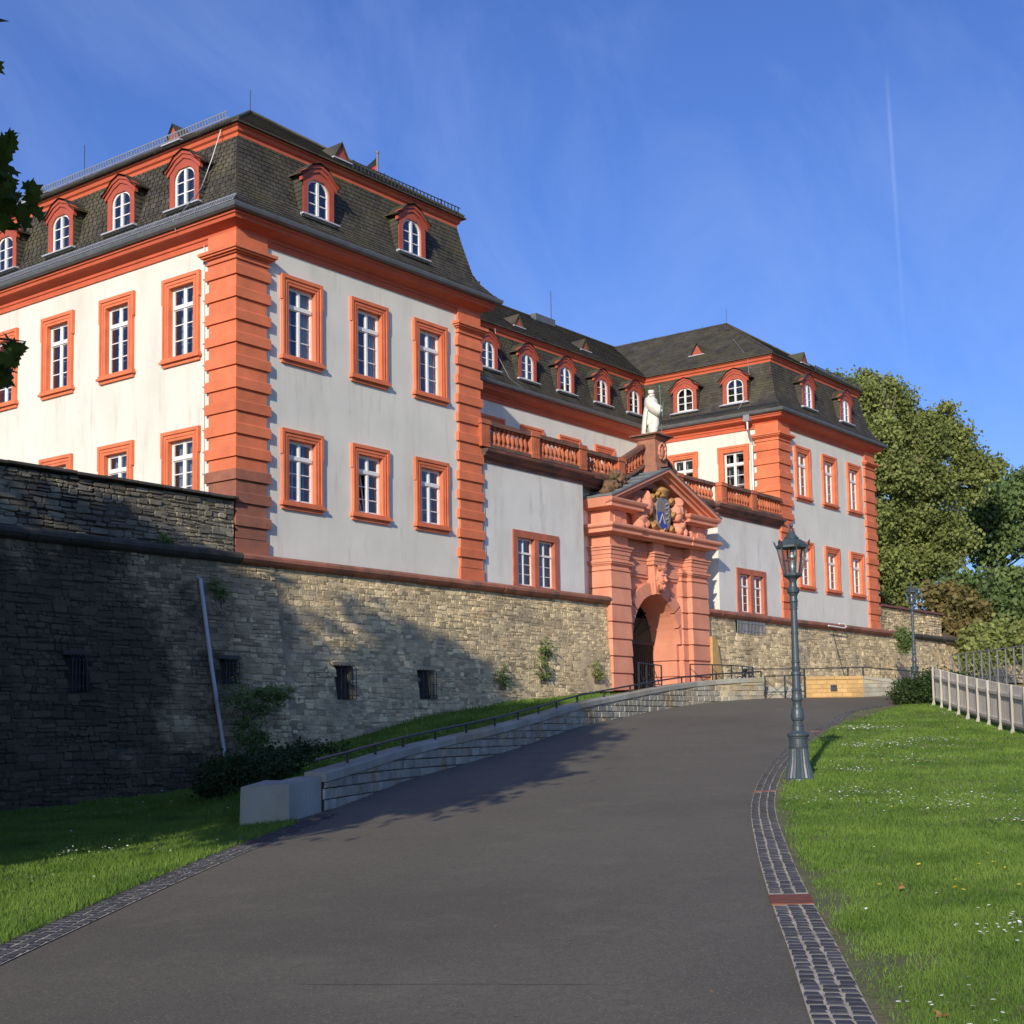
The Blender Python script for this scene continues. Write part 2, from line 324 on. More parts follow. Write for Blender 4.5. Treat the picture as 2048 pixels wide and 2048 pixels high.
def raw(name, verts, faces, mats, tint=None, smooth=False):
    """numpy vertices and equal-sized faces -> mesh"""
    me = bpy.data.meshes.new(name); nv, nf, k = len(verts), len(faces), faces.shape[1]
    me.vertices.add(nv); me.vertices.foreach_set('co', np.asarray(verts, np.float32).ravel())
    me.loops.add(nf*k); me.loops.foreach_set('vertex_index', np.asarray(faces, np.int32).ravel())
    me.polygons.add(nf); me.polygons.foreach_set('loop_start', np.arange(0, nf*k, k, dtype=np.int32))
    try: me.polygons.foreach_set('loop_total', np.full(nf, k, dtype=np.int32))
    except Exception: pass
    me.materials.append(mats)
    if tint is not None:
        at = me.attributes.new('tint', 'FLOAT', 'FACE'); at.data.foreach_set('value', np.asarray(tint, np.float32))
    if smooth: me.polygons.foreach_set('use_smooth', np.ones(nf, bool))
    me.update(calc_edges=True); me.validate(); return me

# ================================================================== GROUND FRAME
HD = Vector((math.sin(YAW), math.cos(YAW))); HL = Vector((HD.y, -HD.x))
def wxy(d, l): return (CAM.x+HD.x*d+HL.x*l, CAM.y+HD.y*d+HL.y*l)
def dl_of(x, y): dx, dy = x-CAM.x, y-CAM.y; return dx*HD.x+dy*HD.y, dx*HL.x+dy*HL.y
def Hd(d, l):
    b = -6.45+.00125*min(max(d, 0), 46)**2
    return b+.02*(min(max(l, -6), 8)-2)*min(1, max(0, (44-d)/14))
def H(x, y): return Hd(*dl_of(x, y))
def crom(P, t):
    P = np.asarray(P, float); x = P[:, 0]; y = P[:, 1]; m = np.gradient(y, x)
    t = np.clip(t, x[0], x[-1]); i = np.clip(np.searchsorted(x, t)-1, 0, len(x)-2)
    h = x[i+1]-x[i]; s = (t-x[i])/h
    return ((2*s**3-3*s**2+1)*y[i]+(s**3-2*s**2+s)*h*m[i]+(-2*s**3+3*s**2)*y[i+1]+(s**3-s**2)*h*m[i+1])
RIGHT = [(-14, -.6), (0, 1.0), (7.65, 1.88), (9.84, 2.18), (12.12, 2.47), (15.6, 2.95), (21.1, 3.82), (25.45, 4.77), (31.1, 6.35), (36.4, 8.25), (42.7, 11.5), (44.2, 13.4), (45.4, 16.5), (46, 24)]
LEFT = [(-14, -4.6), (0, -4.35), (8, -4.15), (11.2, -4.02), (14.5, -3.82), (17.2, -3.55), (20.2, -3.08), (21.65, -2.87), (26.4, -2.0), (31.5, -.32), (37.9, 1.75), (41, 3.45), (43, 4.65), (44.6, 5.9), (45.45, 7.0), (45.9, 8.08)]
def Rl(d): return float(crom(RIGHT, d))
def Ll(d): return float(crom(LEFT, d))

# base ground reaching the horizon, and the raised inner ground behind the fortress wall
g = MB(); g.box(-1500, 1500, -1500, 1500, -9.2, -8.2)
struct('ground', g, earth)
g = MB(); g.box(-300, 700, 1.2, 500, -8, -.4); struct('inner_courtyard_ground', g, earth)
# asphalt road (grid following the slope)
g = MB(); ds = np.concatenate([np.arange(-14, 45.9, .6), [45.95, 47.5]]); rows = []
for d in ds:
    l0 = Ll(min(d, 45.9))-.35 if d < 43 else Ll(min(d, 45.9))-.9; l1 = Rl(d)+.3
    if d > 43: l1 = 26
    rows.append([(*wxy(d, l0+(l1-l0)*k/16), Hd(d, l0+(l1-l0)*k/16)) for k in range(17)])
vs = [p for r in rows for p in r]
g.add(vs, [(i*17+k, i*17+k+1, (i+1)*17+k+1, (i+1)*17+k) for i in range(len(rows)-1) for k in range(16)])
struct('road', g, asphalt, smooth=True)
# small patches and a tar seam in the asphalt
g = MB()
for (d0, l0, d1, l1, w) in ((9.3, -1.4, 8.95, .5, .004),):
    n = 24
    for i in range(n):
        a, b = i/n, (i+1)/n; j = lambda q: .05*math.sin(q*9+d0)
        p = [(d0+(d1-d0)*q, l0+(l1-l0)*q+j(q)) for q in (a, b)]
        for (pd, pl_) in p: pass
        (da, la), (db, lb) = p; dx, dy = db-da, lb-la; q = math.hypot(dx, dy); nx, ny = -dy/q*w, dx/q*w
        g.quad(*[(*wxy(D, L_), Hd(D, L_)+.004) for D, L_ in ((da-nx, la-ny), (db-nx, lb-ny), (db+nx, lb+ny), (da+nx, la+ny))])
struct('tar_seam', g, mat('tar', (.080, .070, .052), .85))

# lawns
def lawn(name, A, B, za, zb, nu, nv, m, amp=.03, seed=1):
    A = np.array(A, float); B = np.array(B, float); ta = np.linspace(0, 1, len(A)); t = np.linspace(0, 1, nu)
    a = np.stack([np.interp(t, ta, A[:, k]) for k in range(3)], 1); b = np.stack([np.interp(t, ta, B[:, k]) for k in range(3)], 1)
    rs = np.random.RandomState(seed); s = np.linspace(0, 1, nv)
    P = a[:, None, :]*(1-s)[None, :, None]+b[:, None, :]*s[None, :, None]
    x, y = P[..., 0], P[..., 1]
    bumpz = amp*(np.sin(x*1.3+y*.7)+np.sin(y*2.1-x*.6+1)+.6*np.sin(3.7*x+2.9*y)+.4*np.sin(6.1*x-5.3*y))*np.minimum(1, s*12)[None, :]
    P[..., 2] += bumpz
    F = np.array([(i*nv+k, i*nv+k+1, (i+1)*nv+k+1, (i+1)*nv+k) for i in range(nu-1) for k in range(nv-1)])
    me = raw(name, P.reshape(-1, 3), F[:, ::-1], m, smooth=True); o = inst(name, me); o['kind'] = 'structure'
    return P
dd = np.concatenate([np.linspace(-14, 43.2, 60)])
RA = [(*wxy(d, Rl(d)), Hd(d, Rl(d))+.012) for d in dd]
def far_r(d): return 13.2 if d > 40 else 26
RB = [(*wxy(d, Rl(d)+24), Hd(d, 8)+.25) for d in dd]
PR = lawn('right_lawn', RA, RB, 0, 0, 160, 150, soil, .012)
wallbase = [(-60, -6.5), (-20, -6.45), (-7, -6.33), (-2.2, -6.18), (2.07, -5.17), (6.4, -4.37), (11.2, -3.85), (15, -3.56), (17, -3.45), (21, -3.4), (26, -3.35), (35, -3.2), (60, -3.05), (80, -3.0)]
WBX = [p[0] for p in wallbase]; WBZ = [p[1] for p in wallbase]
def wbz(x): return float(np.interp(x, WBX, WBZ))
PW = [wxy(21.3, -3.55), wxy(21.65, -2.90), wxy(24, -2.48), wxy(26.4, -2.03), wxy(29, -1.22), wxy(31.5, -.32), wxy(34.7, .70), wxy(37.9, 1.75), wxy(41, 3.45), wxy(43, 4.65), wxy(44.6, 5.9), wxy(45.45, 7.0), wxy(45.9, 8.08)]
LA = [(*wxy(d, Ll(d)), Hd(d, Ll(d))+.012) for d in np.linspace(-14, 20.4, 26)]
LB = [(x, -.9, wbz(x)) for x in np.linspace(-42, -5.6, 26)]
PLn = lawn('left_lawn', LA, LB, 0, 0, 130, 120, soil, .012, 2)
pwz = [(x, y, H(x, y)+.36) for x, y in PW[:10]]; pwz[0] = (pwz[0][0], pwz[0][1], -6.02); pwz[1] = (pwz[1][0], pwz[1][1], -5.75)
# bank behind the retaining wall, pushed back from its face
def back(P, k, off):
    a = Vector(P[max(k-1, 0)][:2]); b = Vector(P[min(k+1, len(P)-1)][:2]); t = (b-a).normalized(); n = Vector((-t.y, t.x)); return n*off
BA = [(*wxy(20.4, Ll(20.4)), Hd(20.4, Ll(20.4))+.012)]+[(p[0]+back(PW, k, .3).x, p[1]+back(PW, k, .3).y, p[2]) for k, p in enumerate(pwz)]
BB = [(x, -.9 if x < 8 else -.45, wbz(x)) for x in (-5.6, -4.6, -3.6, -1.6, .5, 3, 5.5, 8.2, 11, 14, 16)]
PB = lawn('planted_bank', BA, BB, 0, 0, 90, 30, soil, .02, 3)
g = MB()
PA = [(PW[9][0], PW[9][1]+.3, -3.5), (PW[10][0]+.1, PW[10][1]+.3, -3.42), (PW[12][0]+.9, PW[12][1]+.9, -3.42), (17.9, -7.9, -3.42), (19.2, -10.2, -3.42), (32, -17, -3.3), (60, -26, -3.2), (80, -30, -3.1)]
PBk = [(16, 1.1, -3.46), (18, 1.1, -3.42), (21, 1.1, -3.4), (25, 1.1, -3.38), (30, 1.1, -3.3), (40, 1.1, -3.2), (60, 1.1, -3.05), (80, 1.1, -3)]
g.add(PA+PBk, [(i, i+1, i+9, i+8) for i in range(7)]); struct('gateway_forecourt', g, gravel)
g = MB(); g.box(17.0, 60, -60, -14, -3.9, -3.62)
g.prism([(22.5, -12.2), (30, -60), (80, -60), (80, -22), (60, -20), (32, -12.2)], 'z', -4.2, -3.6)
struct('far_terrace_ground', g, soil)

# ================================================================== SETT STRIPS ALONG THE ROAD
def strip(name, edge, side, d0, d1, nparts):
    root = MB(); n = int((d1-d0)/.5)
    def lat(d, o): return edge(d)+side*o
    for i in range(n):
        a, b = d0+(d1-d0)*i/n, d0+(d1-d0)*(i+1)/n
        root.quad(*[(*wxy(D, lat(D, O)), Hd(D, lat(D, O))+.009) for D, O in ((a, 0), (b, 0), (b, .34), (a, .34))][::(1 if side < 0 else -1)])
    R_ = struct(name, root, joint)
    protos = []
    for q in range(6):
        m = MB(); j = lambda s_: rnd.uniform(-s_, s_); hx, hy = .046, .042
        t = [(-hx+j(.006), -hy+j(.006), .009), (hx+j(.006), -hy+j(.006), .009+j(.002)), (hx+j(.006), hy+j(.006), .009), (-hx+j(.006), hy+j(.006), .009+j(.002))]
        mid = [(x*1.10, y*1.10, .003) for x, y, z in t]; bt = [(x*1.12, y*1.12, -.02) for x, y, z in t]
        m.add(t+mid+bt, [(0,1,2,3)]+[(a, a+4, (a+1) % 4+4, (a+1) % 4) for a in range(4)]+[(a+4, a+8, (a+1) % 4+8, (a+1) % 4+4) for a in range(4)])
        protos.append(m.mesh('sett', cobble))
    cnt = 0; rest = MB(); items = []
    for row in range(3):
        d = d0+rnd.random()*.1; o = .058+row*.112
        while d < d1:
            ln = rnd.uniform(.072, .12); items.append((d, o+rnd.uniform(-.006, .006), ln)); d += ln+.022
    items.sort(key=lambda q: abs(q[0]-7))
    items = [q for q in items if not any(abs(q[0]-p) < (.32 if p < 15 else .12) for p in (PLATES if side < 0 else []))]
    for (d, o, ln) in items:
        l = lat(d, o); x, y = wxy(d, l); slope = (edge(d+.1)-edge(d-.1))/.2
        ang = math.atan2(HD.y+HL.y*slope, HD.x+HL.x*slope)
        M = T(x, y, Hd(d, l)+.006) @ RZ(ang) @ Matrix.Diagonal((ln/.1, 1, 1, 1))
        if cnt < nparts and d > 6.2: inst('sett', rnd.choice(protos), R_, M); cnt += 1
        else:
            rest.tt = rnd.random(); rest.X = M; hx = .046
            rest.add([(-hx,-hx,.012),(hx,-hx,.010),(hx,hx,.013),(-hx,hx,.011)]+[(a*1.12, b*1.12, -.01) for a, b in ((-hx,-hx),(hx,-hx),(hx,hx),(-hx,hx))],
                     [(0,1,2,3)]+[(a, a+4, (a+1) % 4+4, (a+1) % 4) for a in range(4)])
    rest.X = None; o = rest.build('sett', cobble, R_); o['kind'] = 'stuff'
    return R_
PLATES = (12.1, 22.3, 34.5)
SR = strip('right_sett_strip', lambda d: Rl(d), -1, -6, 42.5, 300)
SLs = strip('left_sett_strip', lambda d: Ll(d), 1, -2, 21.2, 300)
for k, d in enumerate(PLATES):
    m = MB(); e = .26 if k == 0 else .05
    l = Rl(d); pts = [(*wxy(D, Rl(D)-O), Hd(D, l)+z) for z in (0, .014) for D, O in ((d-e, -.005), (d-e, .35), (d+e, .35), (d+e, -.005))]
    m.add(pts, [(4,5,6,7),(0,1,5,4),(1,2,6,5),(2,3,7,6),(3,0,4,7)])
    o = m.build('drain_plate', rust, SR)

# ================================================================== THE BUILDING
BLD = thing('baroque_building', (20.95, 8, 0), 'long white building with orange corner quoins and dark slate mansard roof above the stone wall', 'building')
X2 = 31.6; WP = 10.3; YM = 6.7
path = [(0, 26), (0, 0), (WP, 0), (WP, YM), (X2, YM), (X2, 0), (X2+WP, 0), (X2+WP, 26)]
front = lambda x, y=0: T(x, y, 0)                 # template faces -Y
side = lambda y, x=0: T(x, y, 0) @ RZ(-math.pi/2)  # template faces -X

def wall_with_holes(mb, fn, a0, a1, z0, z1, holes):
    xs = sorted({a0, a1, *[h[0] for h in holes], *[h[1] for h in holes]}); zs = sorted({z0, z1, *[h[2] for h in holes], *[h[3] for h in holes]})
    for i in range(len(xs)-1):
        for k in range(len(zs)-1):
            cx, cz = (xs[i]+xs[i+1])/2, (zs[k]+zs[k+1])/2
            if any(h[0] < cx < h[1] and h[2] < cz < h[3] for h in holes): continue
            mb.quad(fn(xs[i], zs[k]), fn(xs[i+1], zs[k]), fn(xs[i+1], zs[k+1]), fn(xs[i], zs[k+1]))
ZU, HU, ZL, HLW = 5.52, 2.52, 1.43, 2.25
def hole(c, up=True, lo=True):
    r = []
    if up: r.append((c-.6, c+.6, ZU+.12, ZU+HU-.12))
    if lo: r.append((c-.6, c+.6, ZL+.12, ZL+HLW-.12))
    return r
SIDEY = [2.22, 5.08, 7.95, 10.82, 13.7, 16.6, 19.4]
FRX = [2.38, 5.15, 7.92]; MIDX = [11.35, 14.07, 16.8, 19.55, 22.27, 25.0, 27.75, 30.45]; P2Y = [4.84, 2.2]; P2X = [X2+2.36, X2+5.18, X2+7.96]
w = MB(); wall_with_holes(w, lambda a, z: (0, -a, z), -26, 0, 0.02, 8.85, [(-h[1], -h[0], h[2], h[3]) for c in SIDEY for h in hole(c)]); w.build('wall', plaster, BLD)
w = MB(); wall_with_holes(w, lambda a, z: (a, 0, z), 0, WP, 0.02, 8.85, [h for c in FRX for h in hole(c)]); w.build('wall', plaster, BLD)
w = MB(); w.quad((WP, 0, 0), (WP, YM, 0), (WP, YM, 8.85), (WP, 0, 8.85)); w.build('wall', plaster, BLD)
w = MB(); wall_with_holes(w, lambda a, z: (a, YM, z), WP, X2, 3, 8.85, [h for c in MIDX for h in hole(c, True, False)]); w.build('wall', plaster, BLD)
w = MB(); wall_with_holes(w, lambda a, z: (X2, -a, z), -YM, 0, 0.02, 8.85, [(-h[1], -h[0], h[2], h[3]) for c in P2Y for h in hole(c, True, False)]); w.build('wall', plaster, BLD)
w = MB(); wall_with_holes(w, lambda a, z: (a, 0, z), X2, X2+WP, 0.02, 8.85, [h for c in P2X for h in hole(c)]); w.build('wall', plaster, BLD)
w = MB(); w.quad((X2+WP, 0, 0), (X2+WP, 26, 0), (X2+WP, 26, 8.85), (X2+WP, 0, 8.85)); w.quad((0, 26, 0), (X2+WP, 26, 0), (X2+WP, 26, 15), (0, 26, 15)); w.build('wall', plaster, BLD)
# dark rooms behind the windows
w = MB(); w.box(1.3, WP-.3, 1.3, 25.5, .1, 8.7); w.box(WP, X2, YM+1.3, 15, 3, 8.7); w.box(X2+1.3, X2+WP-.3, 1.3, 25.5, .1, 8.7)
w.build('inner_wall', mat('room_dark', (.05, .045, .04), .9), BLD)

# --- window templates (facing -Y, bottom of surround at z=0)
def ring_curtain(mb, x0, x1, z0, z1, y, n=18):
    for i in range(n):
        a = x0+(x1-x0)*i/n; b = x0+(x1-x0)*(i+1)/n; ya = y+.02*math.sin(i*1.9); yb = y+.02*math.sin((i+1)*1.9)
        mb.quad((a, ya, z0), (b, yb, z0), (b, yb, z1), (a, ya, z1))
def win_meshes(tag_, Hh, trans=.72, crosset=True):
    s = MB(); y1 = .17
    for sg in (-1, 1):
        def bx(xa, xb, ya, yb, za, zb): s.box(min(sg*xa, sg*xb), max(sg*xa, sg*xb), ya, yb, za, zb)
        bx(.70, .76, -.10, 0, .24, Hh-.72); bx(.70, .80, -.10, 0, Hh-.72, Hh)
        bx(.52, .70, -.065, y1, .24, Hh-.28); bx(.60, .64, -.085, -.065, .24, Hh-.20)
    s.box(-.70, .70, -.10, 0, Hh-.10, Hh); s.box(-.70, .70, -.065, y1, Hh-.28, Hh-.10); s.box(-.64, .64, -.085, -.066, Hh-.20, Hh-.16)
    s.box(-.78, .78, -.07, .0, 0, .10); s.box(-.84, .84, -.15, y1, .10, .17); s.box(-.80, .80, -.11, y1-.002, .17, .24)
    sur = s.mesh('window_surround', orange)
    z0, z1 = .24, Hh-.28; zt = z0+(z1-z0)*trans
    f = MB(); fr = .055
    def rect(x0, x1, za, zb, t, ya, yb):
        f.box(x0, x0+t, ya, yb, za, zb); f.box(x1-t, x1, ya, yb, za, zb); f.box(x0+t, x1-t, ya, yb, za, za+t); f.box(x0+t, x1-t, ya, yb, zb-t, zb)
    rect(-.52, .52, z0, z1, fr, .09, .16)
    f.box(-.52+fr, .52-fr, .055, .155, zt-.05, zt+.05); f.box(-.035, .035, .075, .156, z0+fr, zt-.05); f.box(-.035, .035, .075, .156, zt+.05, z1-fr)
    for k in (1, 2):
        zb = z0+fr+(zt-.05-z0-fr)*k/3
        for a, b in ((-.52+fr, -.035), (.035, .52-fr)): f.box(a, b, .10, .14, zb-.014, zb+.014)
    # casement edges
    for a, b in ((-.52+fr, -.035), (.035, .52-fr)): rect(a, b, z0+fr, zt-.05, .028, .095, .15); rect(a, b, zt+.05, z1-fr, .028, .095, .15)
    sash = f.mesh('sash', white)
    f = MB(); rect(-.46, .46, z0+.03, z1-.03, .05, .36, .40); f.box(-.03, .03, .36, .40, z0, z1); f.box(-.46, .46, .355, .405, zt-.04, zt+.04)
    for k in (1, 2): zb = z0+(zt-z0)*k/3; f.box(-.46, .46, .37, .39, zb-.013, zb+.013)
    inner = f.mesh('inner_sash', white)
    panes = []
    rowsz = [(z0+fr+(zt-.05-z0-fr)*k/3+(.028 if k == 0 else .014), z0+fr+(zt-.05-z0-fr)*(k+1)/3-(.028 if k == 2 else .014)) for k in range(3)]+[(zt+.05+.028, z1-fr-.028)]
    for (za, zb) in rowsz:
        for a, b in ((-.52+fr+.028, -.035-.028), (.063, .52-fr-.028)):
            p = MB(); p.box(a+.001, b-.001, .118, .124, za+.001, zb-.001); panes.append(p.mesh('pane', glass))
    c = MB(); ring_curtain(c, -.50, -.16, z0+.02, z1-.02, .25, 12); ring_curtain(c, .14, .50, z0+.02, z1-.02, .25, 12); cur = c.mesh('curtain', curtain)
    c = MB(); c.box(-.46, .46, .30, .31, z0, z1-.02); bl = c.mesh('blind', blind)
    return dict(sur=sur, sash=sash, inner=inner, panes=panes, cur=cur, blind=bl)
WU = win_meshes('upper', HU); WL = win_meshes('lower', HLW)
def place_window(Wm, M, extra=('inner',), parent=None, name='window', label=None, skip=()):
    w_ = inst(name, Wm['sur'], parent or BLD, M, label)
    inst('sash', Wm['sash'], w_, M)
    for k, p in enumerate(Wm['panes']):
        if k not in skip: inst('pane', p, w_, M)
    for e in extra: inst({'inner': 'inner_sash', 'cur': 'curtain', 'blind': 'blind'}[e], Wm[e], w_, M)
    return w_
for i, c in enumerate(SIDEY[:5]):
    place_window(WU, side(c) @ T(0, 0, ZU)); place_window(WL, side(c) @ T(0, 0, ZL), ('cur',) if i > 2 else ('blind',) if i < 2 else ('inner',))
for i, c in enumerate(FRX):
    place_window(WU, front(c) @ T(0, 0, ZU), ('cur',))
    w_ = place_window(WL, front(c) @ T(0, 0, ZL), ('inner',) if i != 1 else (), label='tilted open window' if i == 1 else None, skip=(0, 2, 4) if i == 1 else ())
    if i == 1:      # left casement tilted inwards
        f = MB(); a, b, za, zb = -.465, -.035, .30, 1.49
        f.box(a, a+.04, 0, .04, za, zb); f.box(b-.04, b, 0, .04, za, zb); f.box(a, b, 0, .04, za, za+.04); f.box(a, b, 0, .04, zb-.04, zb)
        for k in (1, 2): f.box(a, b, .01, .03, za+(zb-za)*k/3-.01, za+(zb-za)*k/3+.01)
        Mt = front(c) @ T(0, .16, ZL+.3) @ Matrix.Rotation(-.14, 4, 'X') @ T(0, 0, -.3)
        inst('tilted_casement', f.mesh('tilted_casement', white), w_, Mt)
        p = MB(); p.box(a+.04, b-.04, .018, .022, za+.04, zb-.04); inst('pane', p.mesh('pane', glass), w_, Mt)
for c in MIDX[1:]: place_window(WU, front(c, YM) @ T(0, 0, ZU), ())
for c in P2Y: place_window(WU, side(c, X2) @ T(0, 0, ZU), ('inner',))
for i, c in enumerate(P2X):
    place_window(WU, front(c) @ T(0, 0, ZU), ('blind',) if i == 0 else ('cur', 'inner')); place_window(WL, front(c) @ T(0, 0, ZL), ('blind',))

# --- quoins
PITCH_Q = .62
def qmesh(p, a, z0, z1, m, ch=.035):
    mb = MB(); A = [(-p, -p), (a, -p), (a, 0), (0, 0), (0, a), (-p, a)]
    B = [(-p+ch, -p+ch), (a-ch, -p+ch), (a-ch, 0), (0, 0), (0, a-ch), (-p+ch, a-ch)]
    mb.prism(A, 'z', z0+.006, z1-ch)
    mb.add([(*q, z1-ch) for q in A]+[(*q, z1) for q in B], [tuple(range(6, 12))]+[(i, (i+1) % 6, (i+1) % 6+6, i+6) for i in range(6)])
    return mb.mesh('quoin_block', m)
QW = {m.name: qmesh(.13, 1.14, 0, .30, m) for m in (orange, redstone)}; QN = {m.name: qmesh(.07, 1.03, -.32, 0, m, .004) for m in (orange, redstone)}
cap = MB(); A0 = lambda p, a: [(-p, -p), (a, -p), (a, 0), (0, 0), (0, a), (-p, a)]
for (p, a, z0, z1) in ((.09, 1.05, 7.9, 8.02), (.14, 1.10, 8.022, 8.07), (.10, 1.06, 8.072, 8.17), (.17, 1.13, 8.172, 8.215), (.24, 1.2, 8.217, 8.27), (.29, 1.25, 8.272, 8.36), (.09, 1.05, 8.362, 8.82)): cap.prism(A0(p, a), 'z', z0, z1)
capm = cap.mesh('quoin_capital', orange)
flip = lambda x: T(x, 0, 0) @ Matrix.Diagonal((-1, 1, 1, 1))
for ci, (M0, zmin) in enumerate(((Matrix(), 0), (flip(WP), 0), (T(X2, 0, 0), 0), (flip(X2+WP), 0))):
    inst('quoin_capital', capm, BLD, M0)
    for k in range(13):
        zb = 7.28-PITCH_Q*k+.32; zb = 7.6-PITCH_Q*k
        if zb < .3: continue
        m_ = redstone if (ci == 0 and zb < 2.3) or (ci == 1 and False) else orange
        inst('quoin_block', QW[m_.name], BLD, M0 @ T(0, 0, zb), 'unpainted weathered quoin block' if m_ is redstone else None)
        if zb-.32 > 0: inst('quoin_block', QN[m_.name], BLD, M0 @ T(0, 0, zb), 'unpainted weathered quoin block' if m_ is redstone else None)
    mb = MB(); mb.prism(A0(.10, 1.08), 'z', .03, .44); mb_m = mb.mesh('quoin_block', redstone if ci in (0,) else orange); inst('quoin_block', mb_m, BLD, M0)

# --- eaves cornice, gutter, mansard and upper moulding follow the same plan line
c = MB(); c.sweep([(0, 8.66), (.05, 8.66), (.05, 8.80), (.09, 8.82), (.09, 8.90), (.16, 8.93), (.30, 9.0), (.40, 9.02), (.42, 9.10), (.47, 9.12), (.47, 9.20), (0, 9.22)], path); c.build('eaves_cornice', cornice_m, BLD)
c = MB(); c.sweep([(.46, 9.205), (.50, 9.19), (.56, 9.19), (.62, 9.23), (.64, 9.30), (.64, 9.345), (.62, 9.345), (.61, 9.31), (.5, 9.31)], path); c.build('gutter', lead, BLD)
MP = [(.60, 9.34), (.38, 9.53), (.10, 9.86), (-.08, 10.2), (-.20, 10.7), (-.33, 11.25), (-.44, 11.8)]
c = MB(); c.sweep([(o-.015, z) for o, z in MP]+[(-.5, 11.85)], path); c.build('mansard_roof', slate, BLD)
c = MB(); c.sweep([(-.52, 11.74), (-.42, 11.74), (-.42, 11.84), (-.36, 11.88), (-.34, 11.97), (-.28, 12.0), (-.28, 12.04), (-.6, 12.05)], path); c.build('upper_moulding', cornice_m, BLD)
c = MB(); c.sweep([(-.30, 12.045), (-.20, 12.04), (-.20, 12.085), (-.4, 12.20)], path); c.build('upper_eaves', slate, BLD)

def slate_face(mb, bl, br, tr, tl, rowh=.15, w=.22, lift=.016, first=0):
    bl, br, tr, tl = map(Vector, (bl, br, tr, tl)); hgt = ((tl-bl).length+(tr-br).length)/2; n = max(1, int(round(hgt/rowh)))
    nrm = (br-bl).cross(tl-bl).normalized()
    for r in range(n):
        a0, a1 = r/n, min(1, (r+1.12)/n); L0 = bl.lerp(tl, a0); R0 = br.lerp(tr, a0); L1 = bl.lerp(tl, a1); R1 = br.lerp(tr, a1)
        ln = (R0-L0).length
        if ln < .05: continue
        k = max(1, int(round(ln/w))); off = (r % 2)*.5; cuts = [0]+[min(1, max(0, (q+off+rnd.uniform(-.12, .12))/k)) for q in range(1, k)]+[1]
        for i in range(len(cuts)-1):
            s, e = cuts[i]+.001, cuts[i+1]-.001
            if e-s < .002: continue
            up = nrm*(lift+rnd.uniform(0, .007)); dn = nrm*.002; dr = (bl-tl).normalized()*rnd.uniform(0, .012)
            mb.tt = min(1, max(0, rnd.gauss(.5, .22)))
            A_, B__, C_, D_ = L0.lerp(R0, s)+up+dr, L0.lerp(R0, e)+up+dr, L1.lerp(R1, e)+dn, L1.lerp(R1, s)+dn
            mb.add([A_, B__, C_, D_, A_-up, B__-up], [(0, 1, 2, 3), (4, 5, 1, 0)])
def P3(o, z, kind, a):   # point on the mansard: kind F(front y=y0) or S(side x=x0)
    return None
sl_ = MB()
for (oa, za), (ob, zb) in zip(MP[:-1], MP[1:]):
    slate_face(sl_, (-oa, 20+0, za), (-oa, -oa, za), (-ob, -ob, zb), (-ob, 20, zb))                       # left pavilion side
    slate_face(sl_, (-oa, -oa, za), (WP+oa, -oa, za), (WP+ob, -ob, zb), (-ob, -ob, zb))                     # left pavilion front
    slate_face(sl_, (WP+oa, YM-oa, za), (X2-oa, YM-oa, za), (X2-ob, YM-ob, zb), (WP+ob, YM-ob, zb))         # middle wing
    slate_face(sl_, (X2-oa, YM-oa, za), (X2-oa, -oa, za), (X2-ob, -ob, zb), (X2-ob, YM-ob, zb))             # right pavilion side
    slate_face(sl_, (X2-oa, -oa, za), (X2+WP+oa, -oa, za), (X2+WP+ob, -ob, zb), (X2-ob, -ob, zb))           # right pavilion front
    slate_face(sl_, (WP+oa, -oa, za), (WP+oa, YM-oa, za), (WP+ob, YM-ob, zb), (WP+ob, -ob, zb))
o = sl_.build('roof_slate', slate, BLD); o['kind'] = 'stuff'
RZ0, RZ1 = 12.12, 15.4
def hip(x0):
    r = MB(); a, b = x0+.25, x0+WP-.25; m_ = x0+WP/2; y0, y1 = .25, 5.15
    r.add([(a, y0, RZ0), (b, y0, RZ0), (m_, y1, RZ1), (a, 26, RZ0), (b, 26, RZ0), (m_, 26, RZ1)], [(0, 1, 2), (0, 2, 5, 3), (1, 4, 5, 2)]); r.build('upper_roof', slate, BLD)
    s = MB(); slate_face(s, (a, y0, RZ0), (b, y0, RZ0), (m_, y1, RZ1), (m_, y1, RZ1), .16, .24)
    slate_face(s, (a, 20, RZ0), (a, y0, RZ0), (m_, y1, RZ1), (m_, 20, RZ1), .16, .24)
    slate_face(s, (b, y0, RZ0), (b, 12, RZ0), (m_, 12, RZ1), (m_, y1, RZ1), .16, .24)
    o = s.build('roof_slate', slate, BLD); o['kind'] = 'stuff'
    q = MB(); q.tube([(a, y0, RZ0+.02), (m_, y1, RZ1+.03)], .05, 6); q.tube([(b, y0, RZ0+.02), (m_, y1, RZ1+.03)], .05, 6); q.tube([(m_, y1, RZ1+.03), (m_, 26, RZ1+.03)], .06, 6)
    for k in range(1, 14): y = y1+k*1.4; q.box(m_-.01, m_+.01, y-.01, y+.01, RZ1, RZ1+.16)
    q.build('ridge_cap', slate, BLD)
hip(0); hip(X2)
ya, yb = YM+.25, YM+5.15
r = MB(); r.quad((5.15, ya, RZ0), (X2+5.15, ya, RZ0), (X2+5.15, yb, RZ1), (5.15, yb, RZ1)); r.quad((X2+5.15, yb+4.9, RZ0), (5.15, yb+4.9, RZ0), (5.15, yb, RZ1), (X2+5.15, yb, RZ1)); r.build('upper_roof', slate, BLD)
s = MB(); slate_face(s, (8, ya, RZ0), (X2+2, ya, RZ0), (X2+5.15, yb, RZ1), (5.15, yb, RZ1), .16, .24); o = s.build('roof_slate', slate, BLD); o['kind'] = 'stuff'
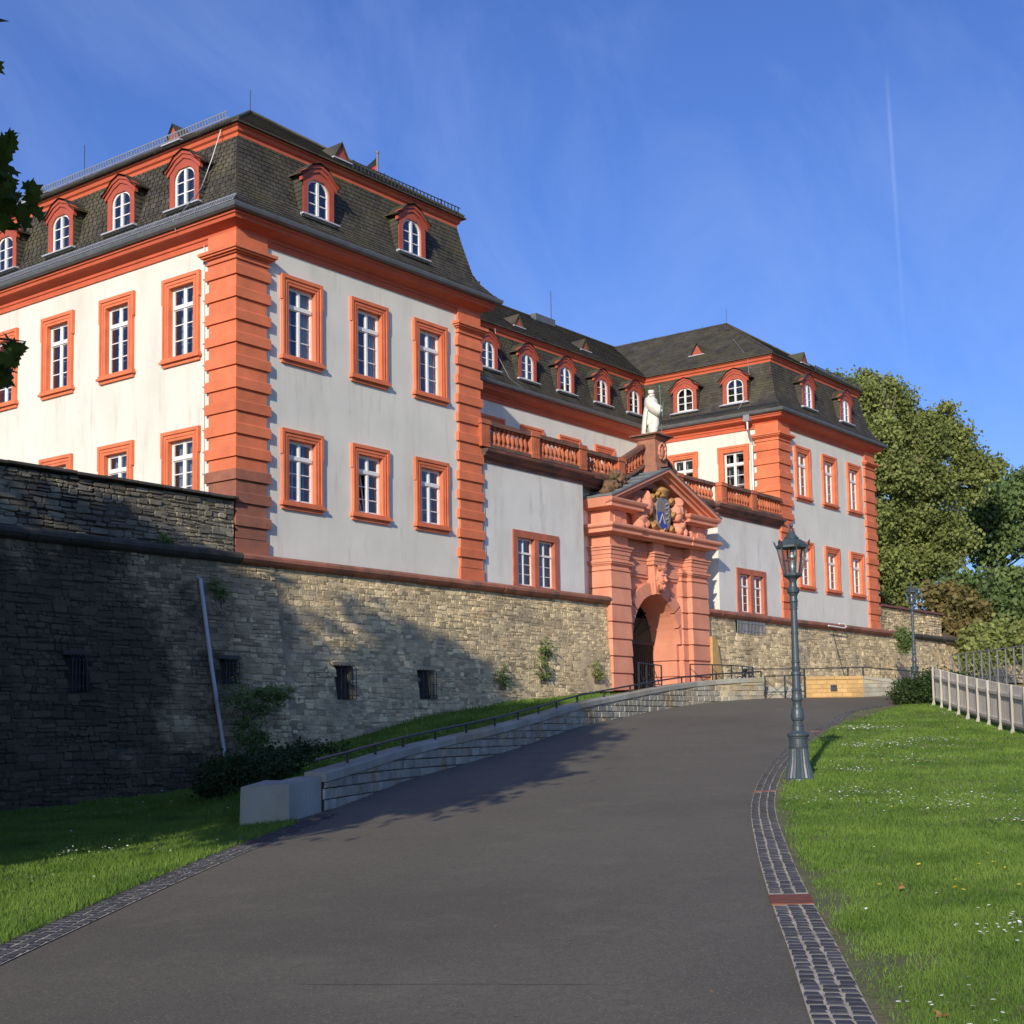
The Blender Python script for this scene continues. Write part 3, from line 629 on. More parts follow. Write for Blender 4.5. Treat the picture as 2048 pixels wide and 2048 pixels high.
q = MB(); q.tube([(5.15, yb, RZ1+.03), (X2+5.15, yb, RZ1+.03)], .06, 6); q.build('ridge_cap', slate, BLD)
q = MB(); q.box(29.3, 30.9, yb-.35, yb+.35, RZ1-.2, RZ1+.14); q.build('ridge_hatch', lead, BLD)
q = MB(); q.tube([(31.05, yb, RZ1), (31.05, yb, RZ1+1.7)], .02, 5); q.build('lightning_rod', iron, BLD)
q = MB(); q.tube([(5.15, 5.15, RZ1), (5.15, 5.15, RZ1+.75)], .012, 5); q.build('lightning_rod', iron, BLD)
q = MB(); q.tube([(X2+5.15, 5.15, RZ1), (X2+5.15, 5.15, RZ1+.8)], .012, 5); q.build('lightning_rod', iron, BLD)
q = MB(); q.tube([(.2, 7.05, 12.1), (.2, 7.05, 13.2)], .012, 5); q.build('lightning_rod', iron, BLD)
# thin lightning conductor wires down the slopes
def wire(pts, n='lightning_wire'): q = MB(); q.tube(pts, .012, 4); q.build(n, steel, BLD)
wire([(-.03+.3, .95, 12.0), (.1, 1.1, 11.2), (-.1, 1.35, 10.3), (-.42, 1.8, 9.6), (-.62, 1.9, 9.36), (-.5, 1.9, 9.1)])
wire([(X2+2.3, 3.3, 13.7), (X2+.3, 1.5, 12.1), (X2+.2, 1.4, 11.2), (X2-.1, 1.45, 10.2), (X2-.5, 1.75, 9.4)])
wire([(20.2, YM+.25, 11.9), (20.1, YM+.05, 10.7), (20.4, YM-.3, 9.75), (20.9, YM-.62, 9.36)])

# --- snow guards
def guard(p0, p1, h=.16, step=.15, lean=(0, 0), n_rail=2):
    q = MB(); a, b = Vector(p0), Vector(p1); ln = (b-a).length; up = Vector((lean[0], lean[1], h))
    for k in range(n_rail): t = k/max(1, n_rail-1); q.beam(a+up*(.1+.9*t), b+up*(.1+.9*t), .014, .03)
    for k in range(int(ln/step)+1):
        p = a.lerp(b, min(1, k*step/ln)); big = k % 8 == 0
        q.beam(p, p+up*(1.12 if big else 1), .04 if big else .028)
    q.build('snow_guard', steel if p0[0] < 1 else iron, BLD)
guard((.04, 17, 12.10), (.04, .35, 12.10), .17, .12, (-.05, 0))
guard((4.9, .33, 12.14), (WP-.35, .33, 12.14), .27, .17)
guard((X2+4.9, .33, 12.14), (X2+WP-.35, .33, 12.14), .27, .17)
guard((-.50, 17, 9.44), (-.50, -.42, 9.44), .20, .11, (.12, 0))
guard((X2-.50, YM-.6, 9.44), (X2-.50, -.35, 9.44), .22, .11, (.12, 0))
guard((WP+.2, .1, 9.75), (WP+.2, 1.0, 9.8), .28, .12, (.1, 0))

# --- dormers
def arch_pts(hw, zs, rise, n=10): return [(hw*math.cos(math.pi*k/n), zs+rise*math.sin(math.pi*k/n)) for k in range(n+1)]
dm = MB(); zs = .80; ar = arch_pts(.43, zs, .34)
for sg in (-1, 1): dm.box(min(sg*.43, sg*.62), max(sg*.43, sg*.62), -.02, .14, 0, zs)
n = len(ar)
top = [(.62*1.0 if x > 0 else -.62, zs) if k in (0, n-1) else (x*.62/.43, 1.24) for k, (x, z) in enumerate(ar)]
vs = [(x, -.02, z) for x, z in ar]+[(x, -.02, z) for x, z in top]+[(x, .14, z) for x, z in ar]
dm.add(vs, [(k, k+n, k+1+n, k+1)[::-1] for k in range(n-1)]+[(k, k+1, k+1+2*n, k+2*n)[::-1] for k in range(n-1)])
dm.add([(-.62, -.02, zs), (-.62, -.02, 1.24), (-.62*.95, -.02, 1.24)], [(0, 1, 2)]); dm.add([(.62, -.02, zs), (.62, -.02, 1.24), (.59, -.02, 1.24)], [(0, 2, 1)])
def gable(mb, y0, y1, hw, ze, za, th):
    pts = [(-hw, ze), (-hw*.45, ze+(za-ze)*.72), (0, za), (hw*.45, ze+(za-ze)*.72), (hw, ze)]
    low = [(x*(1 if abs(x) > .1 else 1), z-th) for x, z in pts][::-1]
    mb.prism([(p[0], p[1]) for p in pts+low], 'y', y0, y1)
gable(dm, -.09, .10, .76, 1.16, 1.58, .09); gable(dm, -.055, .05, .70, 1.06, 1.49, .12); dm.prism([(-.62, 1.10), (.62, 1.10), (.3, 1.40), (0, 1.45), (-.3, 1.40)], 'y', -.018, .1)
dfront = dm.mesh('dormer', dred)
d2 = MB(); d2.tt = .5
for sg in (-1, 1):
    x = sg*.625
    F_ = ((x, 0, -.15), (x, 2.6, -.15), (x, 2.6, 1.2), (x, 0, 1.2)) if sg > 0 else ((x, 2.6, -.15), (x, 0, -.15), (x, 0, 1.2), (x, 2.6, 1.2))
    d2.quad(*F_); slate_face(d2, *F_, .13, .16, .02)
dcheek = d2.mesh('dormer_cheek', slate)
d3 = MB()
for sg in (-1, 1):
    pts = [(sg*.81, 1.12), (sg*.60, 1.24), (sg*.34, 1.49), (0, 1.62)]
    for (xa, za), (xb, zb) in zip(pts[:-1], pts[1:]):
        a_, b_ = (xa, -.13, za), (xa, 2.9, za); c_, e_ = (xb, 2.9, zb), (xb, -.13, zb)
        f_ = (a_, b_, c_, e_) if sg > 0 else (b_, a_, e_, c_)
        d3.quad(*f_); d3.quad(*[(q[0], q[1], q[2]-.03) for q in f_][::-1]); slate_face(d3, *f_, .13, .16, .012)
    d3.quad((sg*.81, -.13, 1.12), (sg*.81, 2.9, 1.12), (sg*.81, 2.9, 1.09), (sg*.81, -.13, 1.09))
droof = d3.mesh('dormer_roof', slate)
d4 = MB(); d4.box(-.74, .74, -.16, -.02, -.07, -.03); d4.box(-.66, .66, -.06, .14, -.10, .02); dsill = d4.mesh('window_sill', sill_m)
d5 = MB(); ao = arch_pts(.43, zs, .34, 12); ai = arch_pts(.365, zs, .275, 12); n = len(ao)
for ya_, yb_ in ((.03, .09),):
    vs = [(x, ya_, z) for x, z in ao]+[(x, ya_, z) for x, z in ai]+[(x, yb_, z) for x, z in ai]
    d5.add(vs, [(k, k+1, k+1+n, k+n) for k in range(n-1)]+[(k+n, k+1+n, k+1+2*n, k+2*n) for k in range(n-1)])
for sg in (-1, 1): d5.box(min(sg*.365, sg*.43), max(sg*.365, sg*.43), .03, .09, .02, zs)
d5.box(-.365, .365, .03, .09, .02, .08); d5.box(-.04, .04, .015, .092, .08, zs+.27)
for z in (.08+.32, .08+.64):
    for a, b in ((-.365, -.04), (.04, .365)): d5.box(a, b, .04, .08, z-.014, z+.014)
dsash = d5.mesh('sash', white)
dpanes = []
for a, b in ((-.365, -.04), (.04, .365)):
    for z0, z1 in ((.08, .386), (.414, .706)): p = MB(); p.box(a, b, .058, .063, z0, z1); dpanes.append(p.mesh('pane', glass))
    pts = [(x, z) for x, z in ai if (x > .04 if a > 0 else x < -.04)]
    pts = ([(.04, .734), (.365, .734)]+pts+[(.04, zs+.272)]) if a > 0 else ([(-.365, .734), (-.04, .734), (-.04, zs+.272)]+pts)
    p = MB(); p.prism(pts, 'y', .058, .063); dpanes.append(p.mesh('pane', glass))
d6 = MB(); d6.box(-.6, .6, .5, .52, 0, 1.2); dback = d6.mesh('inner_wall', mat('room_dark', (.05, .045, .04), .9))
def dormer(M):
    r_ = inst('dormer', dfront, BLD, M)
    for nm, me in (('dormer_cheek', dcheek), ('dormer_roof', droof), ('window_sill', dsill), ('sash', dsash), ('inner_wall', dback)): inst(nm, me, r_, M)
    for p in dpanes: inst('pane', p, r_, M)
ZD = 9.97
for c in (2.02, 4.84, 7.75, 10.68, 13.6, 16.4): dormer(side(c, -.11) @ T(0, 0, ZD))
for c in (2.98, 7.02): dormer(front(c, -.11) @ T(0, 0, ZD))
for c in (16.5, 19.25, 21.92, 24.7, 27.55, 30.25): dormer(front(c, YM-.11) @ T(0, 0, ZD))
for c in (4.6, 1.98): dormer(side(c, X2-.11) @ T(0, 0, ZD))
for c in (X2+3.05, X2+7.15): dormer(front(c, -.11) @ T(0, 0, ZD))
# small triangular roof vents
vt = MB(); vt.prism([(-.30, 0), (.30, 0), (0, .48)], 'y', -.02, .04); vf = vt.mesh('roof_vent', dred)
vt = MB(); vt.add([(-.36, -.08, -.02), (0, -.08, .56), (0, 1.1, .52), (-.36, 1.1, -.02), (.36, -.08, -.02), (.36, 1.1, -.02)], [(0, 1, 2, 3), (1, 4, 5, 2)]); vt.add([(-.36, -.08, -.05), (0, -.08, .51), (0, 1.1, .47), (-.36, 1.1, -.05), (.36, -.08, -.05), (.36, 1.1, -.05)], [(3, 2, 1, 0), (2, 5, 4, 1)]); vr = vt.mesh('vent_roof', slate)
vt = MB(); vt.box(-.42, .42, -.14, .1, -.06, -.02); vsl = vt.mesh('vent_sill', sill_m)
def vent(M):
    v_ = inst('roof_vent', vf, BLD, M); inst('vent_roof', vr, v_, M); inst('vent_sill', vsl, v_, M)
vent(front(5.15, 1.1) @ T(0, 0, 12.72)); vent(front(X2+5.2, 1.1) @ T(0, 0, 12.72))
for x in (18.2, 23.1, 28.2): vent(front(x, YM+1.25) @ T(0, 0, 12.8))
vent(side(4.9, X2+1.7) @ T(0, 0, 13.1))
for y in (3.55, 10.7): vent(side(y, .75) @ T(0, 0, 12.5))

# --- rain pipes
q = MB(); q.box(X2-.62, X2-.40, 1.05, 1.35, 8.95, 9.28); q.tube([(X2-.5, 1.2, 8.95), (X2-.5, 1.2, 8.6), (X2-.15, 1.2, 8.1), (X2-.12, 1.2, 7.9), (X2-.12, 1.2, 4.5)], .055, 8)
for z in (7.6, 6.2, 5.0): q.lathe([(.07, z), (.07, z+.06)], 8, (X2-.12, 1.2, 0))
q.build('rain_pipe', steel, BLD, smooth=False)
q = MB(); q.tube([(-.04, 1.27, 8.7), (-.04, 1.27, .1)], .012, 4)
for k in range(14): q.box(-.07, 0, 1.25, 1.29, .5+k*.6, .53+k*.6)
q.build('lightning_cable', steel, BLD)
q = MB(); q.tube([(WP+.12, -.06, 4.1), (WP+.16, -.06, 2.5), (WP+.2, -.06, .1)], .012, 4); q.build('lightning_cable', iron, BLD)

# ================================================================== TERRACE BETWEEN THE PAVILIONS
TER = thing('terrace_building', (21, 3, 0), 'low white terrace building carrying an orange stone balustrade between the two pavilions', 'terrace')
NL, NR, ND, TZ = 16.22, 25.94, .60, 4.13
DWL, DWR = 13.33, 28.70
w = MB()
wall_with_holes(w, lambda a, z: (a, 0, z), WP+.02, NL, .02, TZ, [(DWL-1.08, DWL-.10, .12, 1.78), (DWL+.10, DWL+1.08, .12, 1.78)])
w.quad((NL, 0, 0), (NL, ND, 0), (NL, ND, TZ), (NL, 0, TZ)); w.quad((NL, ND, -1.5), (17.6, ND, -1.5), (17.6, ND, TZ), (NL, ND, TZ)); w.quad((24.1, ND, -1.5), (NR, ND, -1.5), (NR, ND, TZ), (24.1, ND, TZ)); w.quad((17.6, ND, 2.9), (24.1, ND, 2.9), (24.1, ND, TZ), (17.6, ND, TZ)); w.quad((NR, ND, 0), (NR, 0, 0), (NR, 0, TZ), (NR, ND, TZ))
wall_with_holes(w, lambda a, z: (a, 0, z), NR, X2, .02, TZ, [(DWR-1.08, DWR-.10, .12, 1.78), (DWR+.10, DWR+1.08, .12, 1.78)])
w.build('wall', oldplaster, TER)
w = MB(); w.box(WP+.2, NL-.1, .9, YM, .05, 4); w.box(NR+.1, X2-.1, .9, YM, .05, 4); w.build('inner_wall', mat('room_dark', (.05, .045, .04), .9), TER)
w = MB(); w.quad((WP, -.1, 4.44), (NL, -.1, 4.44), (NL, YM, 4.44), (WP, YM, 4.44)); w.quad((NL, ND-.1, 4.44), (NR, ND-.1, 4.44), (NR, YM, 4.44), (NL, YM, 4.44)); w.quad((NR, -.1, 4.44), (X2, -.1, 4.44), (X2, YM, 4.44), (NR, YM, 4.44)); w.build('floor', gravel, TER)
bp_ = [(WP+.06, 0), (NL, 0), (NL, .22), (NR, .22), (NR, 0), (X2-.08, 0)]
c = MB(); c.sweep([(0, 4.0), (.06, 4.02), (.06, 4.12), (.14, 4.15), (.22, 4.20), (.26, 4.28), (.34, 4.31), (.36, 4.36), (.36, 4.40), (-.35, 4.46)], bp_)
c.build('terrace_cornice', mat('weathered_cornice', (.24, .09, .06), .85, .25, 2, .008, 25, stain=[(1.2, .42, .62, (.055, .05, .042), .8)], sstretch=(1, 1, 3)), TER)
# double windows
def dbl(cx):
    s = MB()
    for a, b in ((-1.30, -1.05), (-.12, .12), (1.05, 1.30)): s.box(a, b, -.05, .2, 0.03, 1.72)
    s.box(-1.30, 1.30, -.055, .2, 1.72, 1.96); s.box(-1.05, -.12, -.02, .2, .03, .12); s.box(.12, 1.05, -.02, .2, .03, .12)
    M = T(cx, 0, 0); w_ = inst('window', s.mesh('window_surround', mat('worn_orange_stone', (.46, .13, .07), .85, .2, 2, .006, 30, stain=[(2, .5, .7, (.22, .09, .06), .6)])), TER, M)
    for c0 in (-.585, .585):
        f = MB(); x0, x1, z0, z1 = c0-.465, c0+.465, .12, 1.72; zt = 1.22
        for (a, b, e, g_) in ((x0, x0+.06, z0, z1), (x1-.06, x1, z0, z1), (x0+.06, x1-.06, z0, z0+.06), (x0+.06, x1-.06, z1-.06, z1)): f.box(a, b, .10, .15, e, g_)
        f.box(x0, x1, .08, .149, zt-.035, zt+.035); f.box(c0-.025, c0+.025, .095, .148, z0+.06, zt-.035); f.box(c0-.025, c0+.025, .095, .148, zt+.035, z1-.06)
        for k in (1, 2): z = z0+.06+(zt-.1-z0)*k/3; f.box(x0, x1, .11, .14, z-.011, z+.011)
        s_ = inst('sash', f.mesh('sash', white), w_, M)
        zz = [z0+.06+(zt-.1-z0)*k/3 for k in range(4)]
        for a, b in ((x0+.06, c0-.025), (c0+.025, x1-.06)):
            for za, zb in list(zip(zz[:-1], zz[1:]))+[(zt+.035, z1-.06)]:
                p = MB(); p.box(a, b, .122, .127, za+.012, zb-.012); inst('pane', p.mesh('pane', glass), w_, M)
dbl(DWL); dbl(DWR)
# balustrade
bp = MB(); bp.box(-.085, .085, -.085, .085, 0, .05); bp.lathe([(.06, .05), (.075, .075), (.055, .10), (.05, .12), (.085, .20), (.09, .26), (.07, .36), (.045, .46), (.04, .50), (.065, .52), (.05, .545), (.06, .56)], 10); bp.box(-.08, .08, -.08, .08, .56, .61)
balm = mat('balustrade_stone', (.50, .135, .055), .8, .18, 3, .006, 40, objvar=.16, stain=[(2.2, .5, .7, (.30, .14, .07), .6), (5, .6, .7, (.12, .1, .07), .5)], sstretch=(1, 1, 1))
railm = mat('balustrade_rail', (.23, .10, .065), .9, .25, 2.5, .008, 30, stain=[(1.8, .42, .6, (.08, .07, .05), .75)], sstretch=(1, 1, 1))
balmesh = bp.mesh('baluster', balm)
def seg(p0, p1, posts, nb, z0=(4.47, 4.47)):
    """balustrade run from p0 to p1; posts = list of fractions holding a square post"""
    a, b = Vector((*p0, z0[0])), Vector((*p1, z0[1])); d = b-a; ln = math.hypot(d.x, d.y)
    ang = math.atan2(d.y, d.x)
    for nm, o0, o1, wdt in (('plinth_rail', 0, .12, .26), ('top_rail', .73, .88, .30)):
        q = MB(); u = Vector((d.x/ln, d.y/ln, 0)); nrm = Vector((u.y, -u.x, 0))
        for (wa, za, zb) in ((wdt/2, o0, o1-.03), (wdt/2-.03, o1-.028, o1)):
            q.add([p+nrm*s_*wa+Vector((0, 0, z)) for p in (a, b) for z in (za, zb) for s_ in (1, -1)], [(0, 2, 3, 1), (4, 5, 7, 6), (0, 4, 6, 2), (1, 3, 7, 5), (2, 6, 7, 3), (0, 1, 5, 4)])
        q.build(nm, railm, TER)
    for k in range(nb):
        t = (k+.5)/nb
        if any(abs(t-f)*ln < .27 for f in posts): continue
        p = a.lerp(b, t); inst('baluster', balmesh, TER, T(p.x, p.y, p.z+.12) @ RZ(ang))
    for f in posts:
        p = a.lerp(b, f); q = MB(); q.box(-.22, .22, -.155, .155, .0, .74); q.box(-.17, .17, -.165, -.155, .14, .66); q.box(-.26, .26, -.19, .19, .74, .80); q.box(-.24, .24, -.17, .17, .80, .89)
        inst('balustrade_post', q.mesh('balustrade_post', balm), TER, T(*p) @ RZ(ang))
seg((WP+.12, -.08), (NL, -.08), (0.0, .47, .96), 24)
seg((NL+.05, .16), (18.95, .16), (.965,), 11)
seg((18.95, .16), (20.5, .16), (), 7, (4.47, 5.25))
seg((21.6, .16), (23.0, .16), (), 7, (5.25, 4.47))
seg((23.0, .16), (NR-.05, .16), (.03,), 11)
seg((NR, -.08), (X2-.15, -.08), (.04, .52), 24)

# ================================================================== GATEWAY
PX = 20.85
GW = thing('stone_gateway', (PX, -.3, -3.4), 'tall pink sandstone gateway with pediment and painted coat of arms in the wall', 'gateway')
courses = [(-3.36+.62*k, -3.36+.62*(k+1)) for k in range(7)]
def pier_poly(sg, e, inner=True):
    P_ = [(1.70-e, 1.2+e*.2), (1.70-e, .09-e), (1.86-e*.5, .09-e), (1.86-e*.5, -.13-e), (2.25-e, -.13-e), (2.25-e, -.35-e), (3.45+e, -.35-e), (3.45+e, 1.2+e*.2)] if inner else \
         [(1.86-e*.5, 1.2+e*.2), (1.86-e*.5, -.13-e), (2.25-e, -.13-e), (2.25-e, -.35-e), (3.45+e, -.35-e), (3.45+e, 1.2+e*.2)]
    P_ = [(PX+sg*x, y) for x, y in P_]; return P_ if sg > 0 else P_[::-1]
for sg in (-1, 1):
    for (z0, z1) in courses:
        inner = z1 < -1.2; q = MB(); q.prism(pier_poly(sg, 0, inner), 'z', z0+.05, z1)
        a = pier_poly(sg, 0, inner); b_ = pier_poly(sg, .055, inner); c_ = pier_poly(sg, -.02, inner)
        n = len(a)
        # block face: proud at the foot, sloping back to the top
        q.add([(*p, z0+.05) for p in b_]+[(*p, z0+.14) for p in b_]+[(*p, z1-.01) for p in pier_poly(sg, .03, inner)], [tuple(range(n-1, -1, -1))]+[(i+r*n, (i+1) % n+r*n, (i+1) % n+(r+1)*n, i+(r+1)*n) for r in (0, 1) for i in range(n)]+[tuple(range(2*n, 3*n))])
        q.prism(c_, 'z', z0, z0+.05); q.build('rusticated_block', portal_m, GW)
    q = MB(); q.prism([(PX+sg*x, y) for x, y in ((1.66, 1.2), (1.66, .02), (1.8, -.2), (2.2, -.44), (3.56, -.44), (3.56, 1.2))][::sg], 'z', -3.8, -3.37); q.build('plinth', portal_m, GW)
# arch body above the springing
ZS, RA_, RV = -1.50, 1.70, 1.09; n = 20
pts = [(RA_*math.cos(math.pi*k/n), ZS+RV*RA_*math.sin(math.pi*k/n)) for k in range(n+1)]
q = MB(); topz = .99
vs = [(PX+x, .09, z) for x, z in pts]+[(PX+max(-1.86, min(1.86, x*1.6)), .09, topz if 0 < k < n else ZS) for k, (x, z) in enumerate(pts)]+[(PX+x, 1.2, z) for x, z in pts]
N_ = n+1
q.add(vs, [(k+1, k, k+N_, k+1+N_) for k in range(n)]+[(k, k+1, k+1+2*N_, k+2*N_) for k in range(n)])
for sg in (-1, 1): q.box(min(PX+sg*1.69, PX+sg*1.87), max(PX+sg*1.69, PX+sg*1.87), .095, 1.2, ZS, topz)
q.build('arch', portal_m, GW)
for k in range(9):      # voussoirs
    a0, a1 = math.pi*(k+.06)/9, math.pi*(k+.94)/9; r0 = RA_+.01; P_ = []
    m_ = 5; inn = [(r0*math.cos(a0+(a1-a0)*i/m_), ZS+RV*r0*math.sin(a0+(a1-a0)*i/m_)) for i in range(m_+1)]
    R1 = 2.32; out = []
    for i in range(m_, -1, -1):
        a = a0+(a1-a0)*i/m_; x, z = R1*math.cos(a), ZS+R1*math.sin(a); x = max(-1.86, min(1.86, x)); out.append((x, min(z, .93)))
    q = MB(); q.prism([(PX+x, z) for x, z in inn+out], 'y', -.10-(.08 if k == 4 else 0), .12); q.build('voussoir', portal_m, GW)
# wall field, pilasters, caps, architrave, frieze, cornices
q = MB(); q.box(PX-3.3, PX+3.3, .02, 1.2, .97, 2.7); q.box(PX-2.0, PX-.5, -.03, .02, 1.08, 1.45); q.box(PX+.5, PX+2.0, -.03, .02, 1.08, 1.45); q.build('wall_panel', portal_m, GW)
for sg in (-1, 1):
    X = lambda a, b: (min(PX+sg*a, PX+sg*b), max(PX+sg*a, PX+sg*b))
    q = MB(); q.box(*X(2.25, 3.446), -.346, 1.21, .985, 1.5); q.box(*X(1.865, 2.249), -.126, 1.215, .985, 1.5)
    for (z0, z1, e) in ((1.02, 1.07, .05), (1.20, 1.25, .04), (1.25, 1.31, .09), (1.31, 1.38, .13)): q.box(*X(2.25-e, 3.45+e), -.35-e, 1.199, z0, z1); q.box(*X(1.86-e, 2.2), -.13-e, 1.198, z0+.002, z1-.002)
    q.build('pilaster', portal_m, GW)
def banded(name, levels, runs):
    """stacked fascias; runs = (x0, x1, base y)"""
    q = MB()
    for (z0, z1, e) in levels:
        for i, (x0, x1, y) in enumerate(runs): ee = e-.004*(i == 0); q.box(PX+x0-ee, PX+x1+ee, y-e, 1.19-i*.003, z0+i*.0012, z1-i*.0012)
    q.build(name, portal_m, GW)
runs = [(-3.45, 3.45, .02), (-3.45, -2.25, -.35), (2.25, 3.45, -.35), (-.42, .42, -.30)]
banded('architrave', [(1.46, 1.60, .02), (1.602, 1.76, .05), (1.762, 1.86, .09), (1.862, 1.92, .14)], runs)
q = MB(); q.box(PX-3.43, PX+3.43, .0, 1.19, 1.915, 2.31); q.box(PX-3.45, PX-2.25, -.33, 1.18, 1.917, 2.305); q.box(PX+2.25, PX+3.45, -.33, 1.18, 1.917, 2.305); q.box(PX-.40, PX+.40, -.28, 0, 1.921, 2.299); q.build('frieze', portal_m, GW)
c = MB(); path_c = [(PX-3.5, .6), (PX-3.5, -.35), (PX-2.2, -.35), (PX-2.2, -.30), (PX+2.2, -.30), (PX+2.2, -.35), (PX+3.5, -.35), (PX+3.5, .6)]
c.sweep([(0, 2.30), (.08, 2.30), (.12, 2.36), (.36, 2.37), (.36, 2.50), (.40, 2.52), (.46, 2.56), (.48, 2.62), (.44, 2.68), (0, 2.72), (-.6, 2.72)], path_c); c.build('cornice', portal_m, GW)
q = MB(); q.box(PX-3.1, PX+3.1, -.05, 1.15, 2.72, 3.35); q.prism([(PX-3.6, 3.30), (PX+3.6, 3.30), (PX, 4.72)], 'y', -.04, 1.0)
for sg in (-1, 1):
    a, b = sorted((PX+sg*2.35, PX+sg*3.45)); q.box(a, b, -.36, 1.14, 2.73, 3.26); a, b = sorted((PX+sg*2.75, PX+sg*3.20)); q.box(a, b, -.40, -.36, 2.80, 3.2)
q.build('tympanum', portal_m, GW)
for sg in (-1, 1):       # broken lower cornice pieces at the gable ends
    pth = [(PX+sg*2.0, -.05), (PX+sg*2.0, -.36), (PX+sg*3.5, -.36), (PX+sg*3.5, .8)]
    if sg < 0: pth = pth[::-1]
    c = MB(); c.sweep([(0, 3.22), (.08, 3.22), (.12, 3.28), (.34, 3.29), (.34, 3.40), (.42, 3.46), (.46, 3.54), (.46, 3.58), (0, 3.60), (-.3, 3.60)], pth); c.build('gable_cornice', portal_m, GW)
for sg in (-1, 1):       # raking cornice with lead covering
    A_, B__ = (PX+sg*3.98, 3.60), (PX, 5.13); sl = (B__[1]-A_[1])/(A_[0]-PX)*sg
    dirv = Vector((B__[0]-A_[0], B__[1]-A_[1])).normalized(); nn = Vector((-dirv.y, dirv.x)) * (1 if sg < 0 else -1)
    c = MB()
    for (h0, h1, y0) in ((-.34, -.20, -.48), (-.20, -.12, -.62), (-.12, 0, -.80)):
        def off(P_, h): return (P_[0]+nn.x*h, P_[1]+nn.y*h) if abs(P_[0]-PX) > .01 else (PX, P_[1]+h/max(.2, nn.y))
        pl4 = [off(A_, h0), off(B__, h0), off(B__, h1), off(A_, h1)]
        if sg < 0: pl4 = pl4[::-1]
        c.prism(pl4, 'y', y0, .62)
    c.build('raking_cornice', portal_m, GW)
    off = lambda P_, h: (P_[0]+nn.x*h, P_[1]+nn.y*h) if abs(P_[0]-PX) > .01 else (PX, P_[1]+h/max(.2, nn.y))
    pl4 = [off(A_, .003), off(B__, .003), off(B__, .035), off(A_, .035)]
    c = MB(); c.prism(pl4[::-1] if sg < 0 else pl4, 'y', -.84, 1.35)
    for k in range(7):
        t = k/6; x = A_[0]+(B__[0]-A_[0])*t; z = A_[1]+(B__[1]-A_[1])*t+.05; c.box(x-.02, x+.02, -.83, 1.3, z-.03, z+.03)
    c.build('lead_covering', leadroof, GW)
# carved work ---------------------------------------------------------
def skin(name, verts, edges, radii, m, parent=None, M=Matrix(), sub=1, label=None, disp=0):
    me = bpy.data.meshes.new(name); me.from_pydata(verts, edges, []); me.materials.append(m)
    o = bpy.data.objects.new(name, me); link(o, parent, M)
    md = o.modifiers.new('skin', 'SKIN'); md.use_smooth_shade = True; md.branch_smoothing = .3
    for i, r in enumerate(radii):
        sv = me.skin_vertices[0].data[i]; sv.radius = (r, r) if not isinstance(r, tuple) else r; sv.use_root = i == 0
    if not me.skin_vertices: pass
    o.modifiers.new('sub', 'SUBSURF').levels = sub; o.modifiers['sub'].render_levels = sub
    return tag(o, label)
def skin_obj(name, V, E, R, m, parent=None, M=Matrix(), sub=1, label=None):
    me = bpy.data.meshes.new(name); me.from_pydata(V, E, []); me.materials.append(m)
    if not me.skin_vertices: me.attributes.new('skin_tmp', 'FLOAT', 'POINT')
    o = bpy.data.objects.new(name, me); link(o, parent, M)
    md = o.modifiers.new('skin', 'SKIN'); md.use_smooth_shade = True
    if not me.skin_vertices:
        bm_ = __import__('bmesh').new(); bm_.from_mesh(me); lay = bm_.verts.layers.skin.verify(); bm_.verts.ensure_lookup_table()
        for i, v in enumerate(bm_.verts):
            r = R[i]; v[lay].radius = (r, r) if not isinstance(r, tuple) else r; v[lay].use_root = i == 0
        bm_.to_mesh(me); bm_.free()
    s_ = o.modifiers.new('sub', 'SUBSURF'); s_.levels = sub; s_.render_levels = sub
    return tag(o, label)
AY = -.42
ARM = T(PX, -.06, 3.42) @ Matrix.Diagonal((1.30, 1, 1.05, 1)) @ T(-PX, 0, -3.42)
# coat of arms: gold cartouche, blue and grey shield, crown
def oval(cx, cz, rx, rz, n=18, top=0, e=2.0):
    out = []
    for k in range(n):
        t = 2*math.pi*k/n; c_, s_ = math.cos(t), math.sin(t); out.append((cx+rx*math.copysign(abs(c_)**(2/e), c_), cz+rz*math.copysign(abs(s_)**(2/e), s_)))
    return out
q = MB(); q.X = ARM; ring = []
for k in range(28):
    t = 2*math.pi*k/28; r = 1+.13*math.sin(5*t+.6)+.06*math.sin(9*t); ring.append((PX+.56*r*math.cos(t), 3.42+.80*r*math.sin(t)))
q.prism(ring, 'y', AY+.10, -.03); q.prism(oval(PX, 3.42, .47, .70, 20, e=2.4), 'y', AY+.03, AY+.10)
for (x, z, r) in ((-.52, 3.95, .15), (.52, 3.95, .15), (-.60, 3.45, .13), (.60, 3.45, .13), (-.48, 2.92, .15), (.48, 2.92, .15), (0, 2.78, .14), (-.22, 4.12, .12), (.22, 4.12, .12)):
    q.ball((PX+x, AY+.02, z), r, 8, (1, .7, 1)); q.tube([(PX+x-.1, AY-.05, z-.08), (PX+x, AY-.10, z+.09), (PX+x+.1, AY-.05, z-.02)], .035, 6)
q.build('gold_cartouche', gold, GW, smooth=True)
arms = MB(); arms.X = ARM; arms.prism(oval(PX, 3.42, .38, .60, 24, e=2.6), 'y', AY-.06, AY+.03); AO = arms.build('coat_of_arms', shield_grey, GW)
q = MB(); q.X = ARM; q.prism([(PX-.37, 3.46), (PX-.02, 3.46), (PX+.0, 3.20), (PX+.16, 3.0), (PX+.10, 2.86), (PX-.05, 2.83), (PX-.22, 2.93), (PX-.34, 3.15)][::-1], 'y', AY-.075, AY-.059); inst('blue_field', q.mesh('blue_field', shield_blue), AO)
q = MB()
